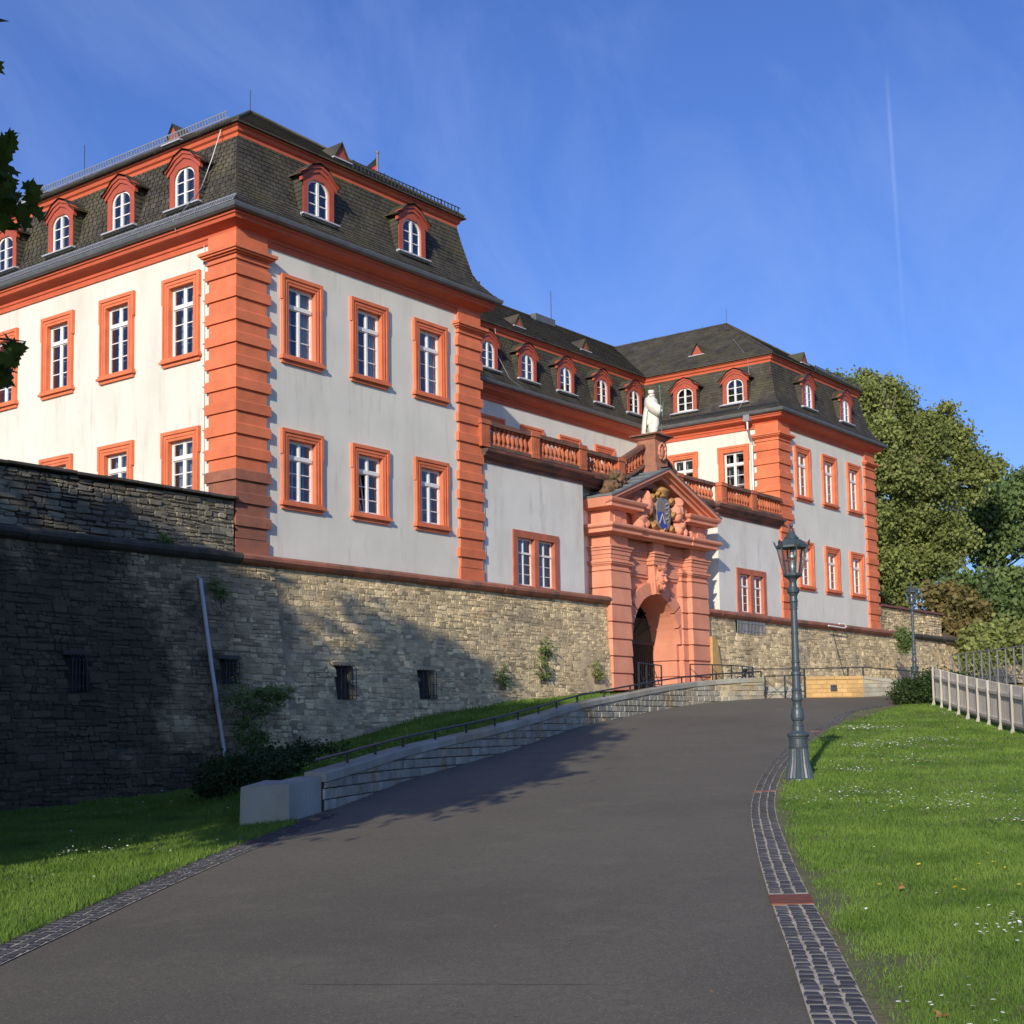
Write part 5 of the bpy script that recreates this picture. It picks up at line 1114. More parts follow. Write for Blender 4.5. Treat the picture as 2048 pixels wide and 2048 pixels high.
# ================================================================== RETAINING WALL ALONG THE ROAD
RW = thing('retaining_wall', (0, -9, -5), 'low curved sandstone retaining wall with coping beside the rising road', 'retaining wall')
def resample(P_, step):
    out = [Vector(P_[0])]; acc = 0; pts = [Vector(p) for p in P_]; res = []
    L_ = [0]
    for a, b in zip(pts[:-1], pts[1:]): L_.append(L_[-1]+(b-a).length)
    n = int(L_[-1]/step)
    for i in range(n+1):
        s_ = L_[-1]*i/n; k = max(0, min(len(pts)-2, int(np.searchsorted(L_, s_))-1)); t = (s_-L_[k])/(L_[k+1]-L_[k]); res.append(pts[k].lerp(pts[k+1], t))
    return res
dsm = np.linspace(21.72, 45.9, 400); ctrl = [dl_of(*p) for p in PW[1:]]
PWs = [wxy(d, float(crom(ctrl, d))) for d in dsm]
def wallrun(root, pts, hgt, courses_n, blk, step, capm_, thick=.32, ht=None, capth=.15):
    P_ = resample(pts, step); n = len(P_)
    nr = []
    for i in range(n):
        t = (P_[min(i+1, n-1)]-P_[max(i-1, 0)]).normalized(); nr.append(Vector((-t.y, t.x)))
    for i in range(n-1):
        a, b = P_[i], P_[i+1]
        za, zb = H(*a)-.05, H(*b)-.05; ha, hb = (hgt(i/(n-1)), hgt((i+1)/(n-1)))
        core = MB()
        # coping
        q = MB(); e = .004/step
        A_, B__ = a.lerp(b, e), a.lerp(b, 1-e)
        def cr(p, nn, z): return [(p.x-nn.x*.03, p.y-nn.y*.03, z), (p.x+nn.x*thick, p.y+nn.y*thick, z), (p.x+nn.x*thick, p.y+nn.y*thick, z+capth), (p.x-nn.x*.005, p.y-nn.y*.005, z+capth), (p.x-nn.x*.03, p.y-nn.y*.03, z+capth-.025)]
        q.add(cr(A_, nr[i], za+ha)+cr(B__, nr[i+1], zb+hb), [(0, 1, 2, 3, 4), (9, 8, 7, 6, 5)]+[(k, k+5, (k+1) % 5+5, (k+1) % 5) for k in range(5)]); q.build('coping_stone', capm_, root)
        q = MB()
        def cc(p, nn, z0, z1): return [(p.x+nn.x*.03, p.y+nn.y*.03, z0), (p.x+nn.x*(thick-.03), p.y+nn.y*(thick-.03), z0), (p.x+nn.x*(thick-.03), p.y+nn.y*(thick-.03), z1), (p.x+nn.x*.03, p.y+nn.y*.03, z1)]
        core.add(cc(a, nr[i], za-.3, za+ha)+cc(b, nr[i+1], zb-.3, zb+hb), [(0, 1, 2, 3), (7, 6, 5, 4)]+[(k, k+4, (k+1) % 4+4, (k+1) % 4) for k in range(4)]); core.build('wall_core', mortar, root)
    # ashlar blocks: level courses cut by the sloping coping
    P2 = resample(pts, .28); n2 = len(P2); ch = .17; cnt = 0; rest = MB()
    for i in range(n2-1):
        a, b = P2[i], P2[i+1]; t = (b-a).normalized(); nn = Vector((-t.y, t.x)); f = i/(n2-1); za, zb = H(*a)-.05, H(*b)-.05; top_a, top_b = za+hgt(f), zb+hgt((i+1)/(n2-1))
        k0 = math.floor((min(za, zb)-.02)/ch); z = k0*ch
        while z < max(top_a, top_b):
            off = .5 if int(round(z/ch)) % 2 else 0
            A_ = a+t*(off*.36*.0); z1 = z+ch
            ta, tb = min(z1-.006, top_a-.004), min(z1-.006, top_b-.004); ba = z+.006
            if ta > ba+.02 or tb > ba+.02:
                ta, tb = max(ta, ba+.002), max(tb, ba+.002); sh = t*(off*.13); p = .035+rnd.uniform(-.012, .014)
                q = MB() if cnt < 295 else rest; q.tt = rnd.random(); g_ = t*.005; e_ = .022
                pa, pb = a+sh+g_, b+sh-g_
                mk = lambda P_, o, z_: (P_.x-nn.x*o+nn.x*.03, P_.y-nn.y*o+nn.y*.03, z_)
                vs = [mk(pa, -.03, ba), mk(pb, -.03, ba), mk(pb, -.03, tb), mk(pa, -.03, ta), mk(pa, .01, ba), mk(pb, .01, ba), mk(pb, .01, tb), mk(pa, .01, ta),
                      mk(pa+t*e_, p, ba+e_*.7), mk(pb-t*e_, p+rnd.uniform(-.01, .01), ba+e_*.7), mk(pb-t*e_, p, max(tb-e_*.7, ba+e_*.8)), mk(pa+t*e_, p+rnd.uniform(-.01, .01), max(ta-e_*.7, ba+e_*.8))]
                q.add(vs, [(8, 9, 10, 11)]+[(k+r, (k+1) % 4+r, (k+1) % 4+r+4, k+r+4) for r in (0, 4) for k in range(4)]); cnt += 1
                if q is not rest: q.build('stone_block', blk, root)
            z = z1
    if rest.v: o = rest.build('stone_block', blk, root); o['kind'] = 'stuff'
wallrun(RW, PWs, lambda t: .50+.09*max(0, min(1, (t-.55)/.3)), 3, ashlar, .92, coping_m)
q = MB(); xa, ya_ = wxy(21.75, -2.88)
# end block of pale concrete
EB = thing('end_block', (*wxy(20.7, -3.4), -6.1), 'pale concrete end block of the low retaining wall standing in the grass', 'concrete block')
b0, b1 = Vector(wxy(20.62, -3.97)), Vector(wxy(20.55, -3.24)); dv = (Vector(wxy(21.75, -2.93))-b1).normalized(); b2, b3 = b1+dv*.62, b1+dv*1.36
zB = -6.14; zt0 = -5.50
lf = Vector(wxy(21.9, -3.72))
q = MB(); low = [b0, b1, b2, Vector(wxy(21.6, -3.85))]; tp = [b0+Vector((.06, .03)), b1, b2, Vector(wxy(21.5, -3.75))]
q.add([(*p, zB-.1) for p in low]+[(*p, z) for p, z in zip(tp, (-5.53, -5.49, -5.46, -5.46))], [(0, 1, 5, 4), (1, 2, 6, 5), (2, 3, 7, 6), (3, 0, 4, 7), (4, 5, 6, 7)]); q.build('block_body', conc, EB)
nn = Vector((-dv.y, dv.x)); q = MB(); A4 = [b2+dv*.012, b3-dv*.01, b3-dv*.01+nn*.42, b2+dv*.012+nn*.42]
q.add([(*p, zB-.05) for p in A4]+[(*p, z) for p, z in zip(A4, (-5.46, -5.42, -5.42, -5.46))], [(0, 1, 5, 4), (1, 2, 6, 5), (2, 3, 7, 6), (3, 0, 4, 7), (4, 5, 6, 7)]); q.build('block_body', conc, EB, label='second concrete piece with a thin joint')

# handrail on the retaining wall
HRL = thing('handrail', (-2, -9.6, -4.8), 'dark metal handrail on short posts along the low retaining wall', 'handrail')
Pc = resample(PWs, 1.62); q = MB(); line = []
for i, p in enumerate(Pc):
    t = (Pc[min(i+1, len(Pc)-1)]-Pc[max(i-1, 0)]).normalized(); nn = Vector((-t.y, t.x)); f = i/(len(Pc)-1); zt = H(*p)-.05+.63+.09*max(0, min(1, (f-.55)/.3)); c_ = p+nn*.15
    up = .20
    line.append((c_.x, c_.y, zt+up))
    if i > 0: m_ = MB(); m_.box(-.075, .075, -.04, .04, 0, .012); m_.box(-.02, .02, -.02, .02, .012, up); inst('rail_post', m_.mesh('rail_post', iron), HRL, T(c_.x, c_.y, zt) @ RZ(math.atan2(t.y, t.x)))
q.tube(line, .024, 8); q.build('rail', iron, HRL)

# yellow retaining wall at the head of the road
Y0, Y1, Y2 = (16.95, -8.05), (18.02, -9.54), (20.4, -11.6)
YW = thing('yellow_wall', (17.6, -8.8, -3.85), 'low yellow sandstone wall closing the head of the road', 'retaining wall')
def simple_ashlar(root, a, b, z0, ha, hb, m1, capm_, ch=.135, bw=.33, thick=.32):
    a, b = Vector(a), Vector(b); t = (b-a); L_ = t.length; t.normalize(); nn = Vector((-t.y, t.x)); nn = nn if nn.y > 0 or nn.x > 0 else -nn
    nn = Vector((t.y, -t.x)); nn = nn if nn.dot(Vector((HD.x, HD.y))) > 0 else -nn
    q = MB(); q.add([(*(p+nn*o), z) for p, h_ in ((a, ha), (b, hb)) for o, z in ((.02, z0-.3), (thick, z0-.3), (thick, z0+h_), (.02, z0+h_))], [(0, 1, 2, 3), (7, 6, 5, 4)]+[(k, k+4, (k+1) % 4+4, (k+1) % 4) for k in range(4)]); q.build('wall_core', m1, root)
    n = max(1, round(L_/.9))
    for i in range(n):
        s0, s1 = i/n+.004, (i+1)/n-.004; pa, pb = a+t*L_*s0, a+t*L_*s1; za, zb = z0+ha+(hb-ha)*s0, z0+ha+(hb-ha)*s1
        q = MB(); q.add([(*(p+nn*o), z+dz) for p, z in ((pa, za), (pb, zb)) for o, dz in ((-.02, 0), (thick+.02, 0), (thick+.02, .10), (-.02, .10))], [(0, 1, 2, 3), (7, 6, 5, 4)]+[(k, k+4, (k+1) % 4+4, (k+1) % 4) for k in range(4)]); q.build('coping_stone', capm_, root)
    z = z0-.1; r = 0
    while z < z0+max(ha, hb):
        s = -.5*bw if r % 2 else 0
        while s < L_:
            e = s+bw; s_, e_ = max(0, s)+.004, min(L_, e)-.004
            if e_-s_ > .04:
                pa, pb = a+t*s_, a+t*e_; ta, tb = z0+ha+(hb-ha)*s_/L_, z0+ha+(hb-ha)*e_/L_
                if z+.03 < min(ta, tb):
                    ta, tb = min(z+ch-.005, ta-.003), min(z+ch-.005, tb-.003); c_ = .008
                    q = MB(); q.add([(*(pa+nn*.02), z+.003), (*(pb+nn*.02), z+.003), (*(pb+nn*.02), tb), (*(pa+nn*.02), ta), (*(pa+t*c_), z+.01), (*(pb-t*c_), z+.01), (*(pb-t*c_), tb-c_), (*(pa+t*c_), ta-c_)], [(4, 5, 6, 7)]+[(k, (k+1) % 4, (k+1) % 4+4, k+4) for k in range(4)]); q.build('stone_block', m1, root)
            s = e
        z += ch; r += 1
simple_ashlar(YW, Y0, Y1, -3.84, .60, .60, yellow, yellow)
simple_ashlar(YW, Y1, Y2, -3.84, .60, .22, ashlar, coping_m)
yc = Vector(Y0).lerp(Vector(Y1), .48); q = MB(); q.box(-.10, .10, -.035, .03, -.10, .10); q.box(-.085, .085, -.04, -.035, -.085, .085); q.ball((0, -.04, .06), .03, 6)
tt_ = (Vector(Y1)-Vector(Y0)); inst('wall_lamp_box', q.mesh('wall_lamp_box', iron), YW, T(yc.x, yc.y, -3.52) @ RZ(math.atan2(tt_.y, tt_.x)))
HR2 = thing('handrail', (17.6, -8.5, -3.2), 'thin dark handrail above the yellow sandstone wall', 'handrail')
q = MB(); l2 = [(Y0[0]-1.2, Y0[1]+1.6, -2.86), (Y0[0]+.1, Y0[1]+.1, -2.88), (Y1[0]+.12, Y1[1]+.05, -2.86), (Y2[0], Y2[1]+.1, -3.12), (24, -14.2, -3.35)]
q.tube(l2, .02, 6); q.build('rail', iron, HR2)
for p in (l2[1], tuple((Vector(l2[1])+Vector(l2[2]))/2+Vector((.25, -.38, 0))), l2[2], l2[3]): q = MB(); q.box(p[0]-.02, p[0]+.02, p[1]-.02, p[1]+.02, p[2]-.3, p[2]); q.build('rail_post', iron, HR2)

# iron railings in front of the gateway and at the stair opening
def xrail(label, pts, zf, h, lbl, step=.85, name='iron_railing', m=iron, dense=False, group=None):
    r_ = thing(name, (*pts[0], zf(*pts[0])), lbl, 'railing', group)
    P_ = resample([Vector(p) for p in pts], step)
    q = MB(); q.tube([(p.x, p.y, zf(*p)+h) for p in P_], .022, 6); q.build('rail', m, r_)
    q = MB(); q.tube([(p.x, p.y, zf(*p)+.3*h) for p in P_], .014, 5); q.build('rail', m, r_)
    for p in P_: q = MB(); q.box(p.x-.019, p.x+.019, p.y-.019, p.y+.019, zf(*p)-.05, zf(*p)+h); q.build('rail_post', m, r_)
    for a, b in zip(P_[:-1], P_[1:]):
        q = MB(); za, zb = zf(*a), zf(*b); q.beam((a.x, a.y, za+h*.85), (b.x, b.y, zb+.05), .016); q.beam((a.x, a.y, za+.05), (b.x, b.y, zb+h*.62), .016)
        if dense:
            c_ = (a+b)/2; q.beam((c_.x, c_.y, za), (c_.x, c_.y, za+h*.6), .014)
            c_ = a.lerp(b, .25); q.beam((c_.x, c_.y, za), (c_.x, c_.y, za+h*.5), .014)
            c_ = a.lerp(b, .75); q.beam((c_.x, c_.y, za), (c_.x, c_.y, za+h*.45), .014)
        q.build('cross_brace', m, r_)
    return r_
fc = lambda x, y: -3.42
xrail('', [(14.6, -3.2), (17.0, -2.6)], lambda x, y: -3.5, .95, 'dark iron railing in front of the gateway arch', .8)
xrail('', [(17.6, -3.4), (19.4, -3.9), (21.8, -3.6)], lambda x, y: -3.42, .9, 'low iron railing right of the gateway arch beside the forecourt', .9, dense=True)
GT = xrail('', [(16.15, -7.0), (16.55, -7.5), (16.95, -8.0)], lambda x, y: -3.84, .74, 'narrow dark iron stair railing between the grey and the yellow walls', .62)
SP = thing('stone_steps', (16.6, -7.3, -3.84), 'short flight of pale stone steps between the grey and the yellow walls', 'steps')
sa, sb = Vector((16.05, -6.75)), Vector((17.0, -8.1)); sn = Vector((-(sb-sa).y, (sb-sa).x)).normalized(); sn = sn if sn.dot(Vector((HD.x, HD.y))) > 0 else -sn
for k in range(3):
    p, q_, z0, z1 = sa+sn*(.12+.30*k), sb+sn*(.12+.30*k), -4.1, -3.82+.135*(k+1); w2 = 1.6
    q = MB(); q.add([(p.x, p.y, z0), (q_.x, q_.y, z0), (q_.x+sn.x*w2, q_.y+sn.y*w2, z0), (p.x+sn.x*w2, p.y+sn.y*w2, z0), (p.x, p.y, z1), (q_.x, q_.y, z1), (q_.x+sn.x*w2, q_.y+sn.y*w2, z1), (p.x+sn.x*w2, p.y+sn.y*w2, z1)], [(0,3,2,1),(4,5,6,7),(0,1,5,4),(1,2,6,5),(2,3,7,6),(3,0,4,7)]); q.build('step', coping_m, SP)
q = MB(); p = sa+sn*1.05; q_ = sb+sn*1.05; q.quad((p.x, p.y, -4.1), (q_.x, q_.y, -4.1), (q_.x, q_.y, -3.43), (p.x, p.y, -3.43)); q.build('step', coping_m, SP)
# bicycle-like stack on the forecourt
def bicycle(x, y, z, rz, lbl):
    b_ = thing('bicycle', (x, y, z), lbl, 'bicycle', 'bicycles parked by the gateway')
    M = T(x, y, z) @ RZ(rz); R = .33
    for wx_ in (-.52, .52):
        q = MB(); q.tube([(wx_+R*math.cos(t), 0, R+R*math.sin(t)) for t in np.linspace(0, 6.283, 17)], .02, 5, False); w0 = inst('wheel', q.mesh('wheel', black), b_, M)
        q = MB()
        for k in range(8): t = math.pi*k/4; q.beam((wx_, 0, R), (wx_+R*math.cos(t), 0, R+R*math.sin(t)), .006)
        inst('spokes', q.mesh('spokes', steel), w0, M)
    q = MB(); pts_ = dict(a=(-.52, 0, R), bb=(-.08, 0, .30), s=(-.2, 0, .78), hd=(.36, 0, .80), fk=(.52, 0, R))
    for u_, v_ in (('a', 'bb'), ('bb', 's'), ('a', 's'), ('s', 'hd'), ('bb', 'hd'), ('hd', 'fk')): q.beam(pts_[u_], pts_[v_], .032)
    q.beam((.34, 0, .78), (.30, 0, .98), .03); inst('frame', q.mesh('frame', iron), b_, M)
    q = MB(); q.beam((.30, -.26, 1.0), (.30, .26, 1.0), .026); inst('handlebar', q.mesh('handlebar', steel), b_, M)
    q = MB(); q.cham(-.32, -.08, -.06, .06, .84, .89, .02); q.beam((-.2, 0, .76), (-.2, 0, .86), .025); inst('saddle', q.mesh('saddle', black), b_, M)
bicycle(23.2, -2.6, -3.42, .25, 'dark bicycle parked nearest the gateway on the forecourt')
bicycle(24.0, -2.2, -3.42, -.1, 'dark bicycle behind the first one right of the gateway')

# ================================================================== STREET LAMPS
def lamp(x, y, z, sc, lbl, rz=0):
    r_ = thing('street_lamp', (x, y, z), lbl, 'street lamp', 'old style street lamps beside the road')
    M = T(x, y, z) @ RZ(rz) @ Matrix.Scale(sc, 4); k = .00837
    Z = lambda v: (1562-v)*k
    def PRf(L_): return [(r*k, Z(v)) for v, r in L_]
    q = MB(); q.lathe(PRf([(1563, 31), (1559, 30.5), (1557, 28)]), 24); q.lathe(PRf([(1557, 28.5), (1545, 25.5), (1530, 21.8), (1515, 19.8), (1499, 18.6)]), 48, flute=.075); q.lathe(PRf([(1499, 18.3), (1495, 19.3), (1492, 19.3), (1491, 18), (1480, 18), (1479, 19), (1476, 19.5), (1473, 22), (1470, 22), (1467, 17.5), (1464, 14), (1463, 11.5)]), 24)
    inst('lamp_base', q.mesh('lamp_base', lampm, False), r_, M)
    q = MB(); q.lathe(PRf([(1464, 11.5), (1455, 10.8), (1453, 11.6), (1451, 11.6), (1450, 9.2), (1444, 9.5), (1442, 12), (1437, 13.3), (1430, 13), (1424, 12), (1421, 11.2), (1419, 11.2), (1418, 9), (1411, 8.4), (1410, 9.5), (1408, 9.5), (1407, 8.2), (1405, 9), (1402, 11), (1397, 11.2), (1391, 9.6), (1384, 9.8), (1382, 11), (1380, 10), (1379, 8.8), (1353, 8.4), (1351, 10.2), (1346, 10), (1344, 8), (1341, 8.8), (1337, 9.5), (1335, 8), (1328, 7.3), (1327, 9), (1324, 9), (1323, 7.4), (1270, 7.0), (1269, 8), (1266, 8), (1265, 6.9), (1220, 6.4), (1219, 7.8), (1217, 7.8), (1216, 6.6), (1206, 7.3), (1203, 8.8), (1199, 8), (1193, 7.5), (1187, 9.8), (1185, 12.3), (1181, 12.7), (1178, 13), (1176, 12.3), (1174, 8.2), (1166, 7)]), 20)
    inst('lamp_post', q.mesh('lamp_post', lampm, False), r_, M)
    HC = math.pi/6
    q = MB(); q.lathe(PRf([(1167, 6.5), (1163, 7.3), (1158, 9.5), (1154, 15), (1152, 18.5), (1149, 19), (1148, 17.5)]), 12)
    hexp = lambda v, r: [(r*k*math.cos(HC+a*math.pi/3), r*k*math.sin(HC+a*math.pi/3), Z(v)) for a in range(6)]
    lo, hi = hexp(1148, 18.5), hexp(1093, 30.5)
    for a in range(6): q.beam(lo[a], hi[a], .020); q.beam(lo[a], lo[(a+1) % 6], .02); q.beam(hi[a], hi[(a+1) % 6], .03)
    cage = inst('lantern_cage', q.mesh('lantern_cage', lampm), r_, M)
    for a in range(6):
        b_ = (a+1) % 6; p = MB(); v4 = [Vector(v) for v in (lo[a], lo[b_], hi[b_], hi[a])]; c_ = sum(v4, Vector())/4; v4 = [c_+(v-c_)*.96 for v in v4]; nn = (v4[1]-v4[0]).cross(v4[3]-v4[0]).normalized()*.003
        p.add(v4+[v+nn for v in v4], [(3, 2, 1, 0), (4, 5, 6, 7)]); inst('glass_pane', p.mesh('glass_pane', lampglass), cage, M)
    q = MB(); q.lathe(PRf([(1094, 29), (1093, 32), (1090, 32.5), (1088, 30), (1080, 22), (1076, 14.5), (1074, 14)]), 6, rot=HC); q.lathe(PRf([(1076, 14.5), (1073.5, 15), (1072, 12.5), (1066, 8), (1060, 4.5), (1055, 3.2), (1054, 4.2), (1053, 2)]), 12); q.ball((0, 0, Z(1048.5)), 4.3*k, 10)
    for a in range(6):
        t = HC+a*math.pi/3; c_, s_ = math.cos(t), math.sin(t); R = 32*k; e = Vector((-s_, c_, 0))*.035; pz = Vector((c_*R, s_*R, Z(1094)))
        pts = [pz-e, pz+e, pz+e*1.3+Vector((c_*.03, s_*.03, .07)), pz+Vector((c_*.045, s_*.045, .12)), pz-e*1.3+Vector((c_*.03, s_*.03, .07))]
        inn = Vector((-c_, -s_, 0))*.02; q.add(pts+[p+inn for p in pts], [(0, 1, 2, 3, 4), (9, 8, 7, 6, 5)]+[(i, i+5, (i+1) % 5+5, (i+1) % 5) for i in range(5)])
    inst('lantern_roof', q.mesh('lantern_roof', lampm), r_, M)
    q = MB(); q.lathe(PRf([(1147, 5), (1130, 5), (1128, 4), (1120, 4)]), 10); q.lathe(PRf([(1118, 5), (1112, 8), (1108, 5), (1100, 4), (1094, 4)]), 10); inst('burner', q.mesh('burner', steel, True), r_, M)
lx, ly = -3.30, -17.66
lamp(lx, ly, H(lx, ly)+.0, 1.0, 'large dark blue-grey street lamp standing in the daisies at the near road edge', .25)
lamp(30.4, -6.35, -3.15, .97, 'smaller looking far street lamp rising behind the clipped bush', .6)

# ================================================================== WOODEN FENCE
FN = thing('wooden_fence', (11, -15.5, -4.7), 'weathered grey wooden board fence with pale posts along the right lawn', 'fence')
F0, F1 = Vector(wxy(42.0, 12.42)), Vector(wxy(31.2, 11.20)); ft = (F1-F0).normalized(); F2 = F1+ft*4.2; FL = (F2-F0).length
post = MB(); post.box(-.024, .024, -.025, .03, -.25, 1.13); post.prism([(-.025, -.02), (-.085, -.02), (-.025, .16)], 'x', -.02, .02); pm_ = post.mesh('fence_post', fence_p)
slat = MB(); slat.box(-.026, .026, -.011, .011, 0, 1); slm = slat.mesh('slat', fence_w)
fa = math.atan2(ft.y, ft.x); fn = Vector((ft.y, -ft.x)); 
if fn.dot(Vector((CAM.x, CAM.y))-F0) < 0: fn = -fn
s = 0; posts = []
while s < FL+.01: posts.append(s); s += 1.22
def fz(p): return H(p.x, p.y)+.02
for s in posts:
    p = F0+ft*s; inst('fence_post', pm_, FN, T(p.x+fn.x*.05, p.y+fn.y*.05, fz(p)) @ RZ(math.atan2(fn.y, fn.x)+math.pi/2))
for s0, s1 in zip(posts[:-1], posts[1:]):
    a, b = F0+ft*s0, F0+ft*s1
    for h in (.24, .86):
        q = MB(); o = fn*.015; q.beam((a.x+o.x, a.y+o.y, fz(a)+h), (b.x+o.x, b.y+o.y, fz(b)+h), .04, .07); q.build('fence_rail', fence_w, FN)
    n = 20
    for k in range(n):
        p = a.lerp(b, (k+.5)/n)-fn*.02; inst('slat', slm, FN, T(p.x, p.y, fz(p)+.14) @ RZ(fa) @ Matrix.Diagonal((1, 1, .97, 1)))
# bridge railing beyond the fence
b0_, b1_ = Vector(wxy(47.5, 14.65)), Vector(wxy(41.0, 15.6))
bd = (b1_-b0_).normalized(); xrail('', [tuple(b0_), tuple(b0_+bd*9)], lambda x, y: -3.66, 1.22, 'tall dark grey metal bridge railing behind the wooden fence', .52, 'bridge_railing', mat('grey_rail_paint', (.17, .175, .18), .5))

# ================================================================== FLAG
FX, FY = 14.5, 8.2
FP = thing('flagpole', (FX, FY, 12.8), 'slim grey flagpole rising behind the left pavilion roof', 'flagpole')
q = MB(); q.lathe([(.06, 0), (.05, 5.25), (.07, 5.27), (.07, 5.35), (.01, 5.38)], 8, (FX, FY, 12.6)); q.build('pole', mat('grey_pole', (.16, .16, .16), .5), FP)
FLG = thing('flag', (FX, FY, 17), 'hanging black, red and gold flag on the pole behind the roof', 'flag')
for i, mt_ in enumerate((flag_k, flag_r, flag_g)):
    q = MB(); n = 12; a0 = i/3; a1 = (i+1)/3
    def fpnt(s_, t_):   # s down the hoist, t along the drooping fly
        out = .06+.62*t_**.8*(1-.5*s_); return (FX-.607*out+.05*math.sin(t_*9+s_*5), FY+.794*out-.06*math.cos(t_*8+s_*7), 17.72-s_*.95-1.05*t_**1.2)
    g_ = [[fpnt(a0+(a1-a0)*j/4, v/n) for j in range(5)] for v in range(n+1)]
    vs = [p for r in g_ for p in r]; q.add(vs, [(v*5+j, v*5+j+1, (v+1)*5+j+1, (v+1)*5+j) for v in range(n) for j in range(4)]); q.build('flag_stripe', mt_, FLG, True)

# ================================================================== VEGETATION
def leaf_cloud(rs, blobs, size, droop=.0, squash=.75, clump=.38, per=26):
    """blobs: (x,y,z,rx,ry,rz,n leaves). leaves gather in small clumps near each blob's surface."""
    C_ = []
    for (x, y, z, rx, ry, rz, n) in blobs:
        nc = max(3, int(n/per)); d = rs.normal(size=(nc, 3)); d /= np.linalg.norm(d, axis=1)[:, None]
        rr = rs.uniform(.35, 1.0, nc)**.45*(1+.16*rs.normal(size=nc)); cc = np.array([x, y, z])+d*rr[:, None]*np.array([rx, ry, rz])
        k = rs.randint(0, nc, n); c = cc[k]; shade = rs.uniform(0, 1, nc)[k]
        p = c+rs.normal(size=(n, 3))*clump*np.array([1, 1, .62])*rs.uniform(.5, 1.3, nc)[k][:, None]
        C_.append(np.concatenate([p, shade[:, None]], 1))
    P_ = np.concatenate(C_); n = len(P_); p = P_[:, :3]; sh = P_[:, 3]
    nrm = rs.normal(size=(n, 3)); nrm[:, 2] = np.abs(nrm[:, 2])*.8+.15; nrm /= np.linalg.norm(nrm, axis=1)[:, None]
    t = rs.normal(size=(n, 3)); t -= nrm*(t*nrm).sum(1)[:, None]; t /= np.linalg.norm(t, axis=1)[:, None]; b = np.cross(nrm, t)
    s = (size*rs.uniform(.6, 1.35, n))[:, None]
    v = np.stack([p-t*s*.5, p+b*s*.36-t*s*.05+nrm*s*.1, p+t*s*.5, p-b*s*.36-t*s*.05+nrm*s*.1], 1).reshape(-1, 3)
    f = np.arange(n*4).reshape(n, 4); tint = np.clip(.55*sh+.45*rs.uniform(0, 1, n), 0, 1)
    return v, f, tint
def limbs(mb, base, h, r, nl, spread, rs, lean=(0, 0)):
    bx, by, bz = base; tips = []; pts = [(bx+lean[0]*t+.15*math.sin(3*t), by+lean[1]*t, bz+h*t) for t in np.linspace(0, 1, 6)]
    mb.tube(pts, [r*(1.25-.75*t) for t in np.linspace(0, 1, 6)], 8)
    for k in range(nl):
        t = rs.uniform(.35, .95); i = int(t*5); s = Vector(pts[i]).lerp(Vector(pts[min(5, i+1)]), t*5-i); a = rs.uniform(0, 6.28); L_ = spread*rs.uniform(.6, 1.05)
        m_ = s+Vector((math.cos(a)*L_*.5, math.sin(a)*L_*.5, L_*.30)); e = s+Vector((math.cos(a)*L_, math.sin(a)*L_, L_*rs.uniform(.45, .9)))
        mb.tube([s, m_, e], [r*.42, r*.25, r*.07], 6); tips.append(e)
        for j in range(2):
            a2 = a+rs.uniform(-.9, .9); mb.tube([m_, m_+Vector((math.cos(a2)*L_*.5, math.sin(a2)*L_*.5, L_*.35))], [r*.2, r*.04], 5)
def tree(name, base, h, r, blobs, size, m, lbl, cat='tree', group=None, seed=1, nl=12, spread=4, lean=(0, 0), th=.8, clump=.38, per=26):
    rs = np.random.RandomState(seed); t_ = thing(name, base, lbl, cat, group)
    q = MB(); limbs(q, base, h*th, r, nl, spread, rs, lean); q.build('trunk', mat('pale_bark', (.30, .28, .22), .9, .3, 2) if name == 'plane_tree' else bark, t_)
    v, f, ti = leaf_cloud(rs, blobs, size, clump=clump, per=per); o = inst('crown', raw('crown', v, f, m, ti), t_); o['kind'] = 'stuff'
    return t_
def on(u, v, d): p = CAM+(_f+_R*(u-1024)/2845.994-_U*(v-1210.454)/2845.994)*d; return p
def blobsat(L_, spread=0):
    out = []
    for (u, v, d, rpx, n) in L_:
        p = on(u, v, d); r = rpx*d/2846; out.append((p.x, p.y, p.z, r, r, r*.9, n))
    return out
# big plane tree beyond the right pavilion
pt = on(1800, 1250, 92)
tree('plane_tree', (pt.x, pt.y, -.5), 19, .6, blobsat([(1725, 800, 90, 34, 4320), (1762, 785, 92, 30, 3312), (1790, 800, 92, 28, 2880), (1745, 865, 90, 45, 6120), (1815, 865, 92, 38, 5040), (1852, 850, 93, 26, 2448), (1880, 845, 94, 22, 1728), (1905, 880, 94, 34, 3312), (1850, 900, 92, 40, 4680), (1940, 925, 94, 30, 2448), (1970, 940, 94, 24, 1728), (1995, 932, 95, 14, 648), (1780, 950, 90, 50, 6840), (1860, 965, 92, 46, 6120), (1925, 975, 94, 38, 3960), (1720, 950, 92, 42, 3960), (1740, 1040, 90, 48, 5760), (1812, 1040, 92, 44, 5400), (1880, 1050, 93, 42, 4680), (1765, 1125, 90, 46, 5400), (1835, 1130, 92, 42, 4320), (1790, 1195, 90, 38, 3240), (1885, 1130, 94, 32, 2160), (1730, 1090, 91, 44, 3960), (1800, 1090, 93, 40, 3960), (1860, 1100, 93, 38, 3240), (1920, 1080, 94, 26, 1728), (1695, 770, 96, 12, 576), (1662, 760, 96, 10, 432), (1735, 757, 93, 14, 576), (1893, 815, 93, 10, 360)]),
     .24, plane_m, 'huge yellow-green plane tree rising behind the right end of the building', seed=4, nl=30, spread=3.6, clump=.36, per=55)
p2_ = on(1975, 1180, 104)
